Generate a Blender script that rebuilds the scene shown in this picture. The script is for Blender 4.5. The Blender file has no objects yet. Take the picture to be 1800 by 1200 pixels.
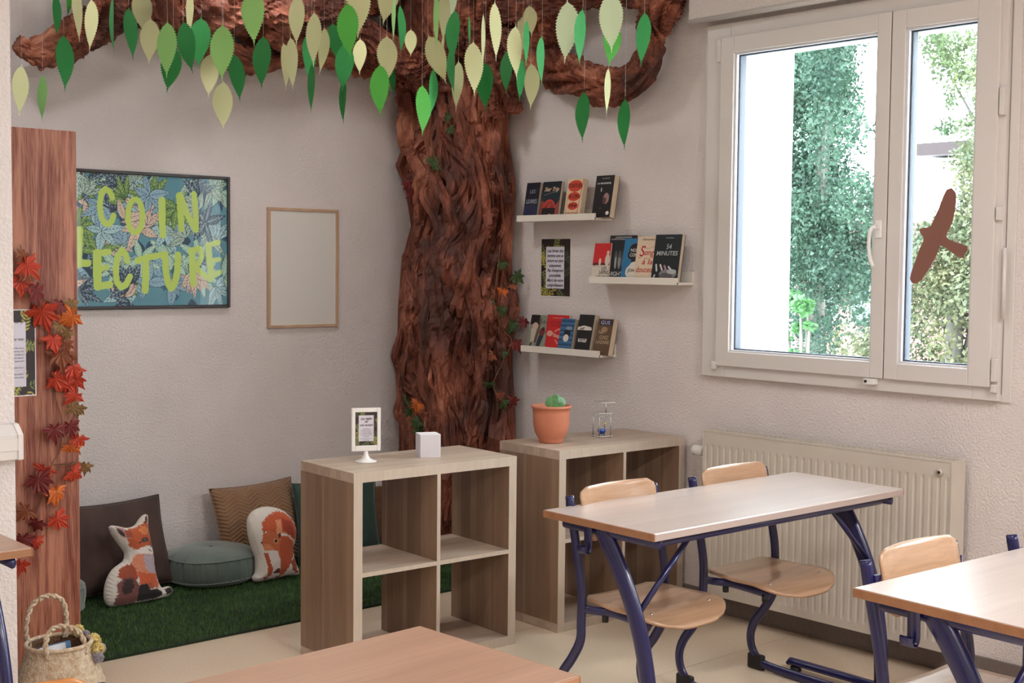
import bpy, bmesh, math, random
import numpy as np
from mathutils import Vector, Matrix, noise, Euler
random.seed(7); rng = np.random.default_rng(7)
S = bpy.context.scene; COL = S.collection
PI = math.pi
V = Vector
# ------------------------------------------------------------------ camera
CP = V((-4.56355, -5.55664, 1.54225)); FPX = 2312.45
CR = V((0.7464624, -0.66535498, 0.00983078)); CU = V((0.03156021, 0.0501567, 0.99824258)); CF = V((0.66467875, 0.74484029, -0.05843884))
cam = bpy.data.cameras.new('camera'); co = bpy.data.objects.new('camera', cam); COL.objects.link(co)
cam.sensor_width = 36; cam.lens = FPX/1800*36; cam.clip_start = .05; cam.clip_end = 400
co.matrix_world = Matrix(((CR.x, CU.x, -CF.x, CP.x), (CR.y, CU.y, -CF.y, CP.y), (CR.z, CU.z, -CF.z, CP.z), (0, 0, 0, 1)))
S.camera = co
# ------------------------------------------------------------------ sky, exposure
w = bpy.data.worlds.new('overcast_sky'); S.world = w; w.use_nodes = True
bg = w.node_tree.nodes['Background']; bg.inputs[0].default_value = (.87, .94, 1, 1); bg.inputs[1].default_value = 17.5
S.view_settings.view_transform = 'Standard'; S.view_settings.look = 'None'
S.view_settings.exposure = 0.10; S.view_settings.gamma = 1; S.view_settings.use_curve_mapping = False
S.cycles.max_bounces = 8; S.cycles.diffuse_bounces = 5; S.cycles.transparent_max_bounces = 12
S.cycles.caustics_reflective = False; S.cycles.caustics_refractive = False
S.cycles.sample_clamp_indirect = 6
LAMP_POWER = 18
def lamp(name, loc, rot, sx, sy, power, color=(1, 1, 1), portal=False, parent=None):
    l = bpy.data.lights.new(name, 'AREA'); l.shape = 'RECTANGLE'; l.size = sx; l.size_y = sy; l.energy = power; l.color = color
    if portal: l.cycles.is_portal = True
    o = bpy.data.objects.new(name, l); COL.objects.link(o); o.location = loc; o.rotation_euler = rot
    if parent: o.parent = parent
    return o
WINS = [(-1.88, -3.06), (-4.05, -5.35), (-6.3, -7.6)]       # window openings along the window wall
for a, b in WINS: lamp('window_portal', (.28, (a+b)/2, 1.82), (0, PI/2, 0), 1.42, abs(a-b), 1, portal=True)

# ------------------------------------------------------------------ pixel helper: where a pixel's ray meets a plane of the room
def ray(px, py): return CF + CR*((px-900)/FPX) - CU*((py-600)/FPX)
def hit(px, py, x=None, y=None, z=None):
    d = ray(px, py)
    t = (x-CP.x)/d.x if x is not None else (y-CP.y)/d.y if y is not None else (z-CP.z)/d.z
    return CP + d*t
def hitp(px, py, p, n):
    d = ray(px, py); return CP + d*((p-CP).dot(n)/d.dot(n))
# ------------------------------------------------------------------ materials
def lin(c):
    return tuple(((v/255)/12.92 if v/255 <= .04045 else ((v/255+.055)/1.055)**2.4) for v in c[:3])
MATS = {}
def mat(name, rgb, rough=.6, metal=0, spec=.5, var=.0, vscale=20, bump=0, bscale=60, coat=0, stretch=(1, 1, 1), trans=0, rgb2=None, detail=4, sheen=0):
    if name in MATS: return MATS[name]
    m = bpy.data.materials.new(name); MATS[name] = m; m.use_nodes = True
    nt = m.node_tree; b = nt.nodes['Principled BSDF']
    c = (*lin(rgb), 1)
    b.inputs['Base Color'].default_value = c; b.inputs['Roughness'].default_value = rough; b.inputs['Metallic'].default_value = metal
    b.inputs['Specular IOR Level'].default_value = spec; b.inputs['Coat Weight'].default_value = coat; b.inputs['Coat Roughness'].default_value = .12
    if sheen: b.inputs['Sheen Weight'].default_value = sheen
    tc = nt.nodes.new('ShaderNodeTexCoord'); mp = nt.nodes.new('ShaderNodeMapping'); mp.inputs['Scale'].default_value = stretch
    nt.links.new(tc.outputs['Object'], mp.inputs[0])
    if var or rgb2:
        n = nt.nodes.new('ShaderNodeTexNoise'); n.inputs['Scale'].default_value = vscale; n.inputs['Detail'].default_value = detail
        nt.links.new(mp.outputs[0], n.inputs['Vector'])
        r = nt.nodes.new('ShaderNodeValToRGB'); r.color_ramp.elements[0].position = .33; r.color_ramp.elements[1].position = .67
        if rgb2: r.color_ramp.elements[0].color = c; r.color_ramp.elements[1].color = (*lin(rgb2), 1)
        else:
            r.color_ramp.elements[0].color = (*[x*(1-var) for x in c[:3]], 1); r.color_ramp.elements[1].color = (*[min(1, x*(1+var)) for x in c[:3]], 1)
        nt.links.new(n.outputs['Fac'], r.inputs[0]); nt.links.new(r.outputs[0], b.inputs['Base Color'])
    if bump:
        n2 = nt.nodes.new('ShaderNodeTexNoise'); n2.inputs['Scale'].default_value = bscale; n2.inputs['Detail'].default_value = 3
        nt.links.new(mp.outputs[0], n2.inputs['Vector'])
        bp = nt.nodes.new('ShaderNodeBump'); bp.inputs['Strength'].default_value = bump; bp.inputs['Distance'].default_value = .01
        nt.links.new(n2.outputs['Fac'], bp.inputs['Height']); nt.links.new(bp.outputs[0], b.inputs['Normal'])
    if trans:
        t = nt.nodes.new('ShaderNodeBsdfTranslucent'); t.inputs[0].default_value = c
        mx = nt.nodes.new('ShaderNodeMixShader'); mx.inputs[0].default_value = trans
        nt.links.new(b.outputs[0], mx.inputs[1]); nt.links.new(t.outputs[0], mx.inputs[2]); nt.links.new(mx.outputs[0], nt.nodes['Material Output'].inputs[0])
    return m
def grain(name, c1, c2, axis='z', rough=.45, scale=14, coat=0, dist=3, plank=0):
    """wood: stretched noise streaks along an axis, broad tone bands across it"""
    if name in MATS: return MATS[name]
    m = bpy.data.materials.new(name); MATS[name] = m; m.use_nodes = True; nt = m.node_tree; b = nt.nodes['Principled BSDF']
    tc = nt.nodes.new('ShaderNodeTexCoord'); mp = nt.nodes.new('ShaderNodeMapping')
    s = [1, 1, 1]; s['xyz'.index(axis)] = .045
    mp.inputs['Scale'].default_value = s; nt.links.new(tc.outputs['Object'], mp.inputs[0])
    n = nt.nodes.new('ShaderNodeTexNoise'); n.inputs['Scale'].default_value = scale; n.inputs['Detail'].default_value = 6; n.inputs['Distortion'].default_value = .6
    nt.links.new(mp.outputs[0], n.inputs['Vector'])
    n3 = nt.nodes.new('ShaderNodeTexNoise'); n3.inputs['Scale'].default_value = scale*9; n3.inputs['Detail'].default_value = 3
    nt.links.new(mp.outputs[0], n3.inputs['Vector'])
    mx = nt.nodes.new('ShaderNodeMix'); mx.data_type = 'FLOAT'; mx.inputs[0].default_value = .35
    nt.links.new(n.outputs['Fac'], mx.inputs[2]); nt.links.new(n3.outputs['Fac'], mx.inputs[3])
    fac = mx.outputs[0]
    if plank:      # laminate strips: stepped tone across
        vo = nt.nodes.new('ShaderNodeTexVoronoi'); vo.feature = 'F1'; vo.inputs['Scale'].default_value = plank
        mp2 = nt.nodes.new('ShaderNodeMapping'); s2 = [1, 1, 1]; s2['xyz'.index(axis)] = 0.0; mp2.inputs['Scale'].default_value = s2
        nt.links.new(tc.outputs['Object'], mp2.inputs[0]); nt.links.new(mp2.outputs[0], vo.inputs['Vector'])
        mx2 = nt.nodes.new('ShaderNodeMix'); mx2.data_type = 'FLOAT'; mx2.inputs[0].default_value = .3
        sp = nt.nodes.new('ShaderNodeSeparateColor'); nt.links.new(vo.outputs['Color'], sp.inputs[0])
        nt.links.new(fac, mx2.inputs[2]); nt.links.new(sp.outputs[0], mx2.inputs[3]); fac = mx2.outputs[0]
    r = nt.nodes.new('ShaderNodeValToRGB'); r.color_ramp.elements[0].position = .34; r.color_ramp.elements[1].position = .66
    r.color_ramp.elements[0].color = (*lin(c1), 1); r.color_ramp.elements[1].color = (*lin(c2), 1)
    nt.links.new(fac, r.inputs[0]); nt.links.new(r.outputs[0], b.inputs['Base Color'])
    b.inputs['Roughness'].default_value = rough; b.inputs['Coat Weight'].default_value = coat; b.inputs['Coat Roughness'].default_value = .15
    bp = nt.nodes.new('ShaderNodeBump'); bp.inputs['Strength'].default_value = .06; bp.inputs['Distance'].default_value = .004
    nt.links.new(n3.outputs['Fac'], bp.inputs['Height']); nt.links.new(bp.outputs[0], b.inputs['Normal'])
    return m
def printmat(name, rough=.6, coat=0, bump=0, sheen=0):
    if name in MATS: return MATS[name]
    m = mat(name, (128, 128, 128), rough, bump=bump, bscale=120, coat=coat, sheen=sheen); nt = m.node_tree
    a = nt.nodes.new('ShaderNodeAttribute'); a.attribute_name = 'Print'
    nt.links.new(a.outputs['Color'], nt.nodes['Principled BSDF'].inputs['Base Color']); return m
def glassmat(nm='glass', ior=1.45):
    if nm in MATS: return MATS[nm]
    m = bpy.data.materials.new(nm); MATS[nm] = m; m.use_nodes = True; nt = m.node_tree; nt.nodes.remove(nt.nodes['Principled BSDF'])
    t = nt.nodes.new('ShaderNodeBsdfTransparent'); t.inputs[0].default_value = (.97, .99, .985, 1)
    g = nt.nodes.new('ShaderNodeBsdfGlossy'); g.inputs['Roughness'].default_value = .02
    f = nt.nodes.new('ShaderNodeFresnel'); f.inputs[0].default_value = ior
    mx = nt.nodes.new('ShaderNodeMixShader'); ge = nt.nodes.new('ShaderNodeNewGeometry'); sb = nt.nodes.new('ShaderNodeMath'); sb.operation = 'SUBTRACT'; sb.inputs[0].default_value = 1; nt.links.new(ge.outputs['Backfacing'], sb.inputs[1])
    ml = nt.nodes.new('ShaderNodeMath'); ml.operation = 'MULTIPLY'; nt.links.new(f.outputs[0], ml.inputs[0]); nt.links.new(sb.outputs[0], ml.inputs[1])      # only the entering face reflects
    nt.links.new(ml.outputs[0], mx.inputs[0]); nt.links.new(t.outputs[0], mx.inputs[1]); nt.links.new(g.outputs[0], mx.inputs[2])
    nt.links.new(mx.outputs[0], nt.nodes['Material Output'].inputs[0]); return m
def emat(name, rgb, s):
    m = bpy.data.materials.new(name); m.use_nodes = True; b = m.node_tree.nodes['Principled BSDF']
    b.inputs['Emission Color'].default_value = (*lin(rgb), 1); b.inputs['Emission Strength'].default_value = s; return m
WALL = mat('rough_cream_plaster', (217, 209, 208), .9, var=.04, vscale=3, bump=.55, bscale=110, spec=.2)
CEIL = mat('white_ceiling_paint', (200, 195, 190), .9)
PVC = mat('white_pvc', (212, 207, 205), .35)
BEAD = mat('glazing_bead', (215, 214, 220), .3)
GASKET = mat('dark_gasket', (38, 46, 68), .5)
SHADOWGAP = mat('dark_gap', (60, 52, 50), .8)
FLOORM = mat('speckled_vinyl', (212, 192, 168), .27, rgb2=(226, 208, 186), vscale=160, detail=3)
SKIRT = mat('skirting_paint', (116, 106, 102), .6, var=.08, vscale=60)
OAKZ = grain('greyed_oak_upright_shaded', (122, 96, 78), (150, 124, 102), 'z', plank=14, scale=30)  # same oak as the level panels, side shade put into the colour
OAKX = grain('greyed_oak_level_lit', (166, 146, 130), (192, 173, 156), 'x', plank=14, scale=30)  # level panels carry the brighter light on top in their tone
EDGE = mat('oak_edge_band_lit', (186, 172, 158), .4, var=.06, vscale=60, stretch=(1, 1, .1))  # front edges paler, daylight from the front painted into the tone
TOPM = grain('pale_beech_laminate', (176, 160, 154), (189, 173, 166), 'x', rough=.3, scale=16, coat=.25)
TOPWARM = grain('warm_beech_laminate', (156, 122, 102), (172, 136, 115), 'x', rough=.32, scale=16, coat=.15)
BEECHE = grain('beech_edge', (138, 94, 64), (158, 113, 80), 'x', rough=.35, scale=24, coat=.2)
PLY = grain('chair_plywood', (166, 130, 100), (194, 158, 128), 'x', rough=.3, scale=14, coat=.4)
PLYO = grain('chair_plywood_orange', (176, 112, 52), (196, 132, 70), 'x', rough=.35, scale=14, coat=.3)
BLUE = mat('blue_enamelled_steel', (11, 15, 76), .3, coat=.25, spec=.6)
BLACK = mat('black_plastic', (24, 22, 24), .5)
STEEL = mat('bright_steel', (200, 200, 205), .25, metal=1)
WHITEP = mat('white_plastic', (232, 230, 228), .3)
WHITELAC = mat('white_lacquered_wood', (226, 220, 212), .35)
RADM = mat('cream_radiator_enamel', (200, 192, 182), .35, var=.03, vscale=8)
PAPERW = mat('white_paper', (225, 222, 226), .7)
INK = mat('black_ink', (30, 28, 34), .7)
PAGES = mat('book_pages', (196, 180, 158), .8, var=.12, vscale=300, stretch=(.1, 1, .05))
THREAD = mat('nylon_thread', (200, 198, 190), .4)
# ------------------------------------------------------------------ object helpers
def tag(o, label=None, cat=None, group=None, kind=None):
    if label: o['label'] = label
    if cat: o['category'] = cat
    if group: o['group'] = group
    if kind: o['kind'] = kind
    return o
def thing(name, label, cat, loc=(0, 0, 0), rz=0, group=None):
    o = bpy.data.objects.new(name, None); COL.objects.link(o); o.location = loc; o.rotation_euler = (0, 0, rz); o.empty_display_size = .1
    return tag(o, label, cat, group)
def link(name, me, m, parent=None, smooth=False):
    o = bpy.data.objects.new(name, me); COL.objects.link(o)
    if m is not None and not me.materials: me.materials.append(m)
    if smooth:
        for p in me.polygons: p.use_smooth = True
    if parent is not None: o.parent = parent
    return o
def me_py(name, vs, fs):
    me = bpy.data.meshes.new(name); me.from_pydata([tuple(v) for v in vs], [], fs); me.update(); return me
def mo(name, vs, fs, m, parent=None, smooth=False): return link(name, me_py(name, vs, fs), m, parent, smooth)
def bmo(name, bm, m, parent=None, smooth=False):
    bmesh.ops.recalc_face_normals(bm, faces=bm.faces)
    me = bpy.data.meshes.new(name); bm.to_mesh(me); bm.free(); return link(name, me, m, parent, smooth)
def abox(bm, x0, x1, y0, y1, z0, z1, bev=0, M=None):
    r = bmesh.ops.create_cube(bm, size=1)
    vs = r['verts']
    for v in vs: v.co = V((x0+(v.co.x+.5)*(x1-x0), y0+(v.co.y+.5)*(y1-y0), z0+(v.co.z+.5)*(z1-z0)))
    if bev:
        es = list({e for v in vs for e in v.link_edges}); r2 = bmesh.ops.bevel(bm, geom=es, offset=bev, segments=2, affect='EDGES', profile=.5); vs = list(set(v for v in r2['verts']) | {v for v in vs if v.is_valid})
    if M is not None:
        vv = [v for v in vs if v.is_valid]
        bmesh.ops.transform(bm, matrix=M, verts=vv)
def box(name, x0, x1, y0, y1, z0, z1, m, parent=None, bev=.0, M=None):
    bm = bmesh.new(); abox(bm, min(x0, x1), max(x0, x1), min(y0, y1), max(y0, y1), min(z0, z1), max(z0, z1), bev, M); return bmo(name, bm, m, parent)
def catmull(pts, n=8):
    pts = [V(p) for p in pts]; P = [pts[0]*2-pts[1]]+pts+[pts[-1]*2-pts[-2]]; out = []
    for i in range(1, len(P)-2):
        a, b, c, d = P[i-1:i+3]
        for k in range(n):
            t = k/n; out.append(.5*((2*b)+(c-a)*t+(2*a-5*b+4*c-d)*t*t+(3*b-a-3*c+d)*t**3))
    out.append(pts[-1]); return out
def sweep(bm, pts, ra, rb=None, ns=10, ref=V((1, 0, 0)), disp=None, cap=True):
    """tube along pts; ra radius along ref direction, rb across; may be functions of 0..1"""
    pts = [V(p) for p in pts]; rings = []; n = len(pts)
    fa = ra if callable(ra) else (lambda t: ra); fb = fa if rb is None else (rb if callable(rb) else (lambda t: rb))
    for i, p in enumerate(pts):
        d = (pts[min(i+1, n-1)]-pts[max(i-1, 0)]).normalized(); a = (ref - d*ref.dot(d))
        if a.length < 1e-4: a = V((0, 1, 0))-d*d.y
        a.normalize(); b = d.cross(a); t = i/(n-1); ring = []
        for k in range(ns):
            th = 2*PI*k/ns; o = a*math.cos(th)*fa(t)+b*math.sin(th)*fb(t)
            if disp: o = o*disp(t, th, p)
            ring.append(bm.verts.new(p+o))
        rings.append(ring)
    for i in range(n-1):
        for k in range(ns): bm.faces.new((rings[i][k], rings[i][(k+1) % ns], rings[i+1][(k+1) % ns], rings[i+1][k]))
    if cap: bm.faces.new(rings[0][::-1]); bm.faces.new(rings[-1])
def tube(name, pts, ra, m, parent=None, rb=None, ns=10, ref=V((1, 0, 0)), smooth=True, disp=None):
    bm = bmesh.new(); sweep(bm, pts, ra, rb, ns, ref, disp); return bmo(name, bm, m, parent, smooth)
def lathe(name, prof, m, parent=None, n=40, c=(0, 0, 0), disp=None, smooth=True, sharp=True):
    vs = []; fs = []
    for i, (r, z) in enumerate(prof):
        for k in range(n):
            th = 2*PI*k/n; rr = r+(disp(th, i/(len(prof)-1), r) if disp else 0); vs.append((c[0]+rr*math.cos(th), c[1]+rr*math.sin(th), c[2]+z))
    for i in range(len(prof)-1):
        for k in range(n): fs.append((i*n+k, i*n+(k+1) % n, (i+1)*n+(k+1) % n, (i+1)*n+k))
    fs.append(tuple(range(n))[::-1]); fs.append(tuple((len(prof)-1)*n+k for k in range(n)))
    o = mo(name, vs, fs, m, parent, smooth)
    return o
_tc = {}
def text(body, size, m, parent, M, name='lettering', shear=0, align='CENTER', bold=0, extr=0, spacing=1, width=None):
    c = bpy.data.curves.new('t', 'FONT'); c.body = body; c.size = size; c.align_x = align; c.align_y = 'CENTER'; c.shear = shear; c.offset = bold; c.extrude = extr; c.resolution_u = 3; c.space_character = spacing
    o = bpy.data.objects.new('t', c); COL.objects.link(o); bpy.context.view_layer.update()
    me = bpy.data.meshes.new_from_object(o.evaluated_get(bpy.context.evaluated_depsgraph_get())); bpy.data.objects.remove(o); bpy.data.curves.remove(c)
    me.materials.clear()
    if width:
        xs = [v.co.x for v in me.vertices]
        if xs:
            k = width/max(1e-6, max(xs)-min(xs))
            for v in me.vertices: v.co.x *= k
    me.transform(M); return link(name, me, m, parent)
def dup(root, loc, rz=None):
    r = root.copy(); COL.objects.link(r); r.location = loc
    if rz is not None: r.rotation_euler = (0, 0, rz)
    def rec(a, b):
        for ch in a.children:
            c = ch.copy(); COL.objects.link(c); c.parent = b; rec(ch, c)
    rec(root, r); return r
# painter: colours put on a fine grid of vertices (flat print)
class Canvas:
    def __init__(s, W, H, step, bg_):
        s.nx = int(W/step)+1; s.ny = int(H/step)+1; s.W, s.H = W, H
        s.X, s.Y = np.meshgrid(np.linspace(0, W, s.nx), np.linspace(0, H, s.ny)); s.C = np.empty((s.ny, s.nx, 3)); s.C[:] = lin(bg_)
    def m_poly(s, pts):
        return inpoly(s.X, s.Y, pts)
    def poly(s, pts, c, a=1):
        p = np.array([(q[0], q[1]) for q in pts]); x0, y0 = p.min(0); x1, y1 = p.max(0)
        i0 = max(0, int(x0/s.W*(s.nx-1))-1); i1 = min(s.nx, int(x1/s.W*(s.nx-1))+3); j0 = max(0, int(y0/s.H*(s.ny-1))-1); j1 = min(s.ny, int(y1/s.H*(s.ny-1))+3)
        if i1 <= i0 or j1 <= j0: return
        m = inpoly(s.X[j0:j1, i0:i1], s.Y[j0:j1, i0:i1], p); s.C[j0:j1, i0:i1][m] = s.C[j0:j1, i0:i1][m]*(1-a)+np.array(lin(c))*a
    def ell(s, cx, cy, rx, ry, c, a=1):
        m = ((s.X-cx)/rx)**2+((s.Y-cy)/ry)**2 < 1; s.C[m] = s.C[m]*(1-a)+np.array(lin(c))*a
    def rect(s, x0, y0, x1, y1, c): s.poly([(x0, y0), (x1, y0), (x1, y1), (x0, y1)], c)
    def stroke(s, pts, wd, c):
        for (ax, ay), (bx, by) in zip(pts[:-1], pts[1:]):
            x0, x1 = min(ax, bx)-wd, max(ax, bx)+wd; y0, y1 = min(ay, by)-wd, max(ay, by)+wd
            i0 = max(0, int(x0/s.W*(s.nx-1))-1); i1 = min(s.nx, int(x1/s.W*(s.nx-1))+3); j0 = max(0, int(y0/s.H*(s.ny-1))-1); j1 = min(s.ny, int(y1/s.H*(s.ny-1))+3)
            if i1 <= i0 or j1 <= j0: continue
            X, Y = s.X[j0:j1, i0:i1], s.Y[j0:j1, i0:i1]; dx, dy = bx-ax, by-ay; L = dx*dx+dy*dy+1e-12
            t = np.clip(((X-ax)*dx+(Y-ay)*dy)/L, 0, 1); m = (X-ax-t*dx)**2+(Y-ay-t*dy)**2 < (wd/2)**2; s.C[j0:j1, i0:i1][m] = lin(c)
    def leaf(s, x, y, ang, L, Wd, c, line=None, vein=None, ol=.002):
        ca, sa = math.cos(ang), math.sin(ang)
        def pl(L, Wd, o=0):
            ps = []
            for k in range(17):
                t = k/16; ps.append((t*L-o, Wd*math.sin(PI*t**.8)))
            for k in range(15, 0, -1):
                t = k/16; ps.append((t*L-o, -Wd*math.sin(PI*t**.8)))
            return [(x+a*ca-b*sa, y+a*sa+b*ca) for a, b in ps]
        if line: s.poly(pl(L+2*ol, Wd+ol, ol), line)
        s.poly(pl(L, Wd), c)
        if vein:
            s.stroke([(x, y), (x+L*.92*ca, y+L*.92*sa)], ol*.9, vein)
            for k in range(1, 6):
                t = k/6.5; bx, by = x+t*L*ca, y+t*L*sa
                for sg in (-1, 1):
                    wv = Wd*math.sin(PI*t**.8)*.8; a2 = .6*L/6
                    s.stroke([(bx, by), (bx+a2*ca*1.4-sg*wv*sa, by+a2*sa*1.4+sg*wv*ca)], ol*.7, vein)
    def mesh(s, name, f, m, parent=None):
        """f(x,y) -> position"""
        vs = [f(x, y) for x, y in zip(s.X.ravel(), s.Y.ravel())]; nx = s.nx
        fs = [(j*nx+i, j*nx+i+1, (j+1)*nx+i+1, (j+1)*nx+i) for j in range(s.ny-1) for i in range(nx-1)]
        o = mo(name, vs, fs, m, parent); colattr(o.data, s.C.reshape(-1, 3)); return o
def colattr(me, C):
    a = me.color_attributes.new('Print', 'FLOAT_COLOR', 'POINT'); d = np.ones((len(C), 4), np.float32); d[:, :3] = C; a.data.foreach_set('color', d.ravel())
def inpoly(X, Y, pts):
    ins = np.zeros(X.shape, bool); n = len(pts); j = n-1
    for i in range(n):
        xi, yi = pts[i][0], pts[i][1]; xj, yj = pts[j][0], pts[j][1]
        c = ((yi > Y) != (yj > Y)); 
        if yi != yj: ins ^= c & (X < (xj-xi)*(Y-yi)/(yj-yi)+xi)
        j = i
    return ins
def rotx(pts): return pts
# ================================================================== SETTING
YB = .32; HC = 3.08; XL = -7.2; YF = -9.0
def struct(name, bm_or_args, m=None):
    o = bm_or_args; o.name = name; tag(o, kind='structure'); return o
fl = thing('floor', None, None); fl['kind'] = 'structure'; del_ = None
box('floor_base', XL, 0, YF, YB, -.06, -.004, SHADOWGAP, fl)
ys = [YB, -.0, -1.507, -2.29, -4.1, -5.9, -7.7, YF]
seams = [YB, -1.507, -2.29, -4.25, -6.2, -8.2, YF]
for a, b in zip(seams[:-1], seams[1:]):
    box('vinyl_sheet', XL, 0, b+.0012, a-.0012, -.004, 0, FLOORM, fl)
struct('ceiling', box('ceiling', XL, .3, YF, YB, HC, HC+.1, CEIL))
struct('wall_back', box('wall_back', XL, .3, YB, YB+.2, -.06, HC, WALL))
struct('wall_left', box('wall_left', XL-.2, XL, YF, YB+.2, -.06, HC, WALL))
struct('wall_front', box('wall_front', XL, .3, YF-.2, YF, -.06, HC, WALL))
# window wall with three openings
bm = bmesh.new(); z0, z1 = 1.13, 2.52; ys = [YB]+[v for ab in WINS for v in ab]+[YF]
abox(bm, 0, .3, YF, YB, -.06, z0); abox(bm, 0, .3, YF, YB, z1, HC)
for a, b in zip(ys[::2], ys[1::2]): abox(bm, 0, .3, b, a, z0, z1)
struct('wall_window', bmo('wall_window', bm, WALL))
# exterior white render, the reveals catch the daylight
EXT = mat('white_exterior_render', (232, 234, 236), .8)
for i, (a, b) in enumerate(WINS):
    bm = bmesh.new()
    abox(bm, .03, .42, a-.004, a+.05, z0-.05, z1+.05); abox(bm, .03, .42, b-.05, b+.004, z0-.05, z1+.05)
    abox(bm, .03, .42, b, a, z1-.004, z1+.05); abox(bm, .03, .45, b-.05, a+.05, z0-.06, z0+.004)
    struct('trim_%d' % (i+10), bmo('trim', bm, EXT))
# partition on the left with its dado trunking
PX, PY = -2.99, -1.45
struct('wall_partition', box('wall_partition', XL, PX, PY, PY+.10, 0, HC, WALL))
t = thing('cable_trunking', 'white plastic dado trunking ending at the edge of the left wall', 'trunking', (PX, PY, .92)); t['kind'] = 'thing'; del t['kind']
bm = bmesh.new()
prof = [(0, 0), (-.05, 0), (-.055, .003), (-.055, .078), (-.02, .108), (0, .110)]
def extr(bm, prof, x0, x1, ax='x'):
    a = [bm.verts.new((x0, p[0], p[1])) for p in prof]; b = [bm.verts.new((x1, p[0], p[1])) for p in prof]; n = len(prof)
    for i in range(n): bm.faces.new((a[i], a[(i+1) % n], b[(i+1) % n], b[i]))
    bm.faces.new(a[::-1]); bm.faces.new(b)
extr(bm, prof, -3.0, -.004); bmo('trunking_body', bm, PVC, t)
bm = bmesh.new(); extr(bm, [(p[0]*1.06-(.0005 if p[0] else 0), p[1]*1.02-.001) for p in prof], -.012, .004); bmo('end_cap', bm, PVC, t)
box('cover_lid', -3.0, -.012, -.0575, -.055, .03, .068, PVC, t)
# skirting
struct('baseboard_window', box('baseboard_window', -.012, 0, YF, YB, 0, .092, SKIRT, bev=.002))
struct('baseboard_back', box('baseboard_back', XL, -.012, YB-.012, YB, 0, .092, SKIRT, bev=.002))
# ------------------------------------------------------------------ windows
def window(name, yl, first=False):
    """yl = the side nearest the back wall; pvc frame fitted on the room side"""
    t = thing(name, None, None, (0, yl, 0)); t['kind'] = 'structure'
    Y0, Y1 = 0, -1.475           # outer cover trim
    Z0, Z1 = 1.055, 2.60
    def fr(nm, y0, y1, z0, z1, wl, wr, wb, wt, x0, x1, m, bev=.002):
        bm = bmesh.new()
        abox(bm, x0, x1, y0-wl, y0, z0, z1, bev); abox(bm, x0, x1, y1, y1+wr, z0, z1, bev)
        abox(bm, x0, x1, y1+wr+.0002, y0-wl-.0002, z0, z0+wb, bev); abox(bm, x0, x1, y1+wr+.0002, y0-wl-.0002, z1-wt, z1, bev)
        return bmo(nm, bm, m, t)
    fr('cover_strip', 0, -1.475, 1.053, 2.6, .035, .035, .03, .03, -.008, -.0002, PVC)
    fr('fixed_frame', -.03, -1.435, 1.058, 2.595, .13, .10, .11, .10, -.03, .03, PVC)
    # sashes
    for k, (a, b, gl, gr) in enumerate(((-.120, -.962, .072, .060), (-.966, -1.412, .060, .088))):
        g0, g1 = a-gl, b+gr
        bm = bmesh.new(); X0, X1 = -.048, .028; za, zb = 1.108, 2.533; ga, gb = 1.172, 2.462
        abox(bm, X0, X1, g0, a, za, zb, .003); abox(bm, X0, X1, b, g1, za, zb, .003)
        abox(bm, X0, X1, g1, g0, za, ga, .003); abox(bm, X0, X1, g1, g0, gb, zb, .003)
        bmo('sash', bm, PVC, t)
        def ring(nm, x0, x1, i, wd, m):
            bm = bmesh.new()
            abox(bm, x0, x1, g0-i-wd, g0-i, ga+i, gb-i); abox(bm, x0, x1, g1+i, g1+i+wd, ga+i, gb-i)
            abox(bm, x0, x1, g1+i+wd, g0-i-wd, ga+i, ga+i+wd); abox(bm, x0, x1, g1+i+wd, g0-i-wd, gb-i-wd, gb-i)
            return bmo(nm, bm, m, t)
        ring('glazing_bead', -.036, -.02, 0, .009, BEAD)
        ring('gasket', -.0195, -.017, .0, .013, GASKET)
        ring('spacer_bar', -.016, -.002, .0, .014, GASKET)
        ring('blue_band', .003, .034, 0, .005, mat('blue_spacer_reflection', (20, 32, 60), .4))  # blue stands for the pane spacer and sky reflection painted on the frame
        box('pane', -.0165, -.0125, g1, g0, ga, gb, glassmat(), t)
        box('pane', -.0015, .0025, g1, g0, ga, gb, glassmat(), t)
    # rebate gap between the sashes
    box('meeting_gap', -.045, -.03, -.9655, -.9625, 1.108, 2.533, SHADOWGAP, t)
    # hinges
    for (y, zz, L) in ((-.108, 2.43, .10), (-.108, 1.09, .035), (-1.425, 1.13, .085), (-1.425, 1.09, .03), (-1.425, 2.1, .1), (-1.425, 1.72, .05)):
        box('hinge', -.052, -.03, y-.012, y+.008, zz, zz+L, PVC, t, .003)
    # handle
    h = box('handle_plate', -.056, -.048, -.945, -.917, 1.66, 1.73, WHITEP, t, .003)
    tube('window_handle', catmull([(-.056, -.931, 1.70), (-.085, -.931, 1.70), (-.098, -.925, 1.69), (-.10, -.92, 1.64), (-.098, -.925, 1.585), (-.092, -.936, 1.548)], 5), .0085, WHITEP, t, rb=.007)
    l = box('child_lock', -.062, -.030, -.935, -.885, 1.083, 1.106, WHITEP, t, .002)
    tube('lock_barrel', [(-.066, -.897, 1.095), (-.060, -.897, 1.095)], .006, BLACK, l)
    # ventilation operating rod on the hinge side
    tube('operating_rod', [(-.04, -1.452, 1.36), (-.04, -1.452, 1.62)], .007, PVC, t)
    return t
window('window_1', -1.72)
for k, (a, b) in enumerate(WINS[1:]): window('window_%d' % (k+2), a+.07)
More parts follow.
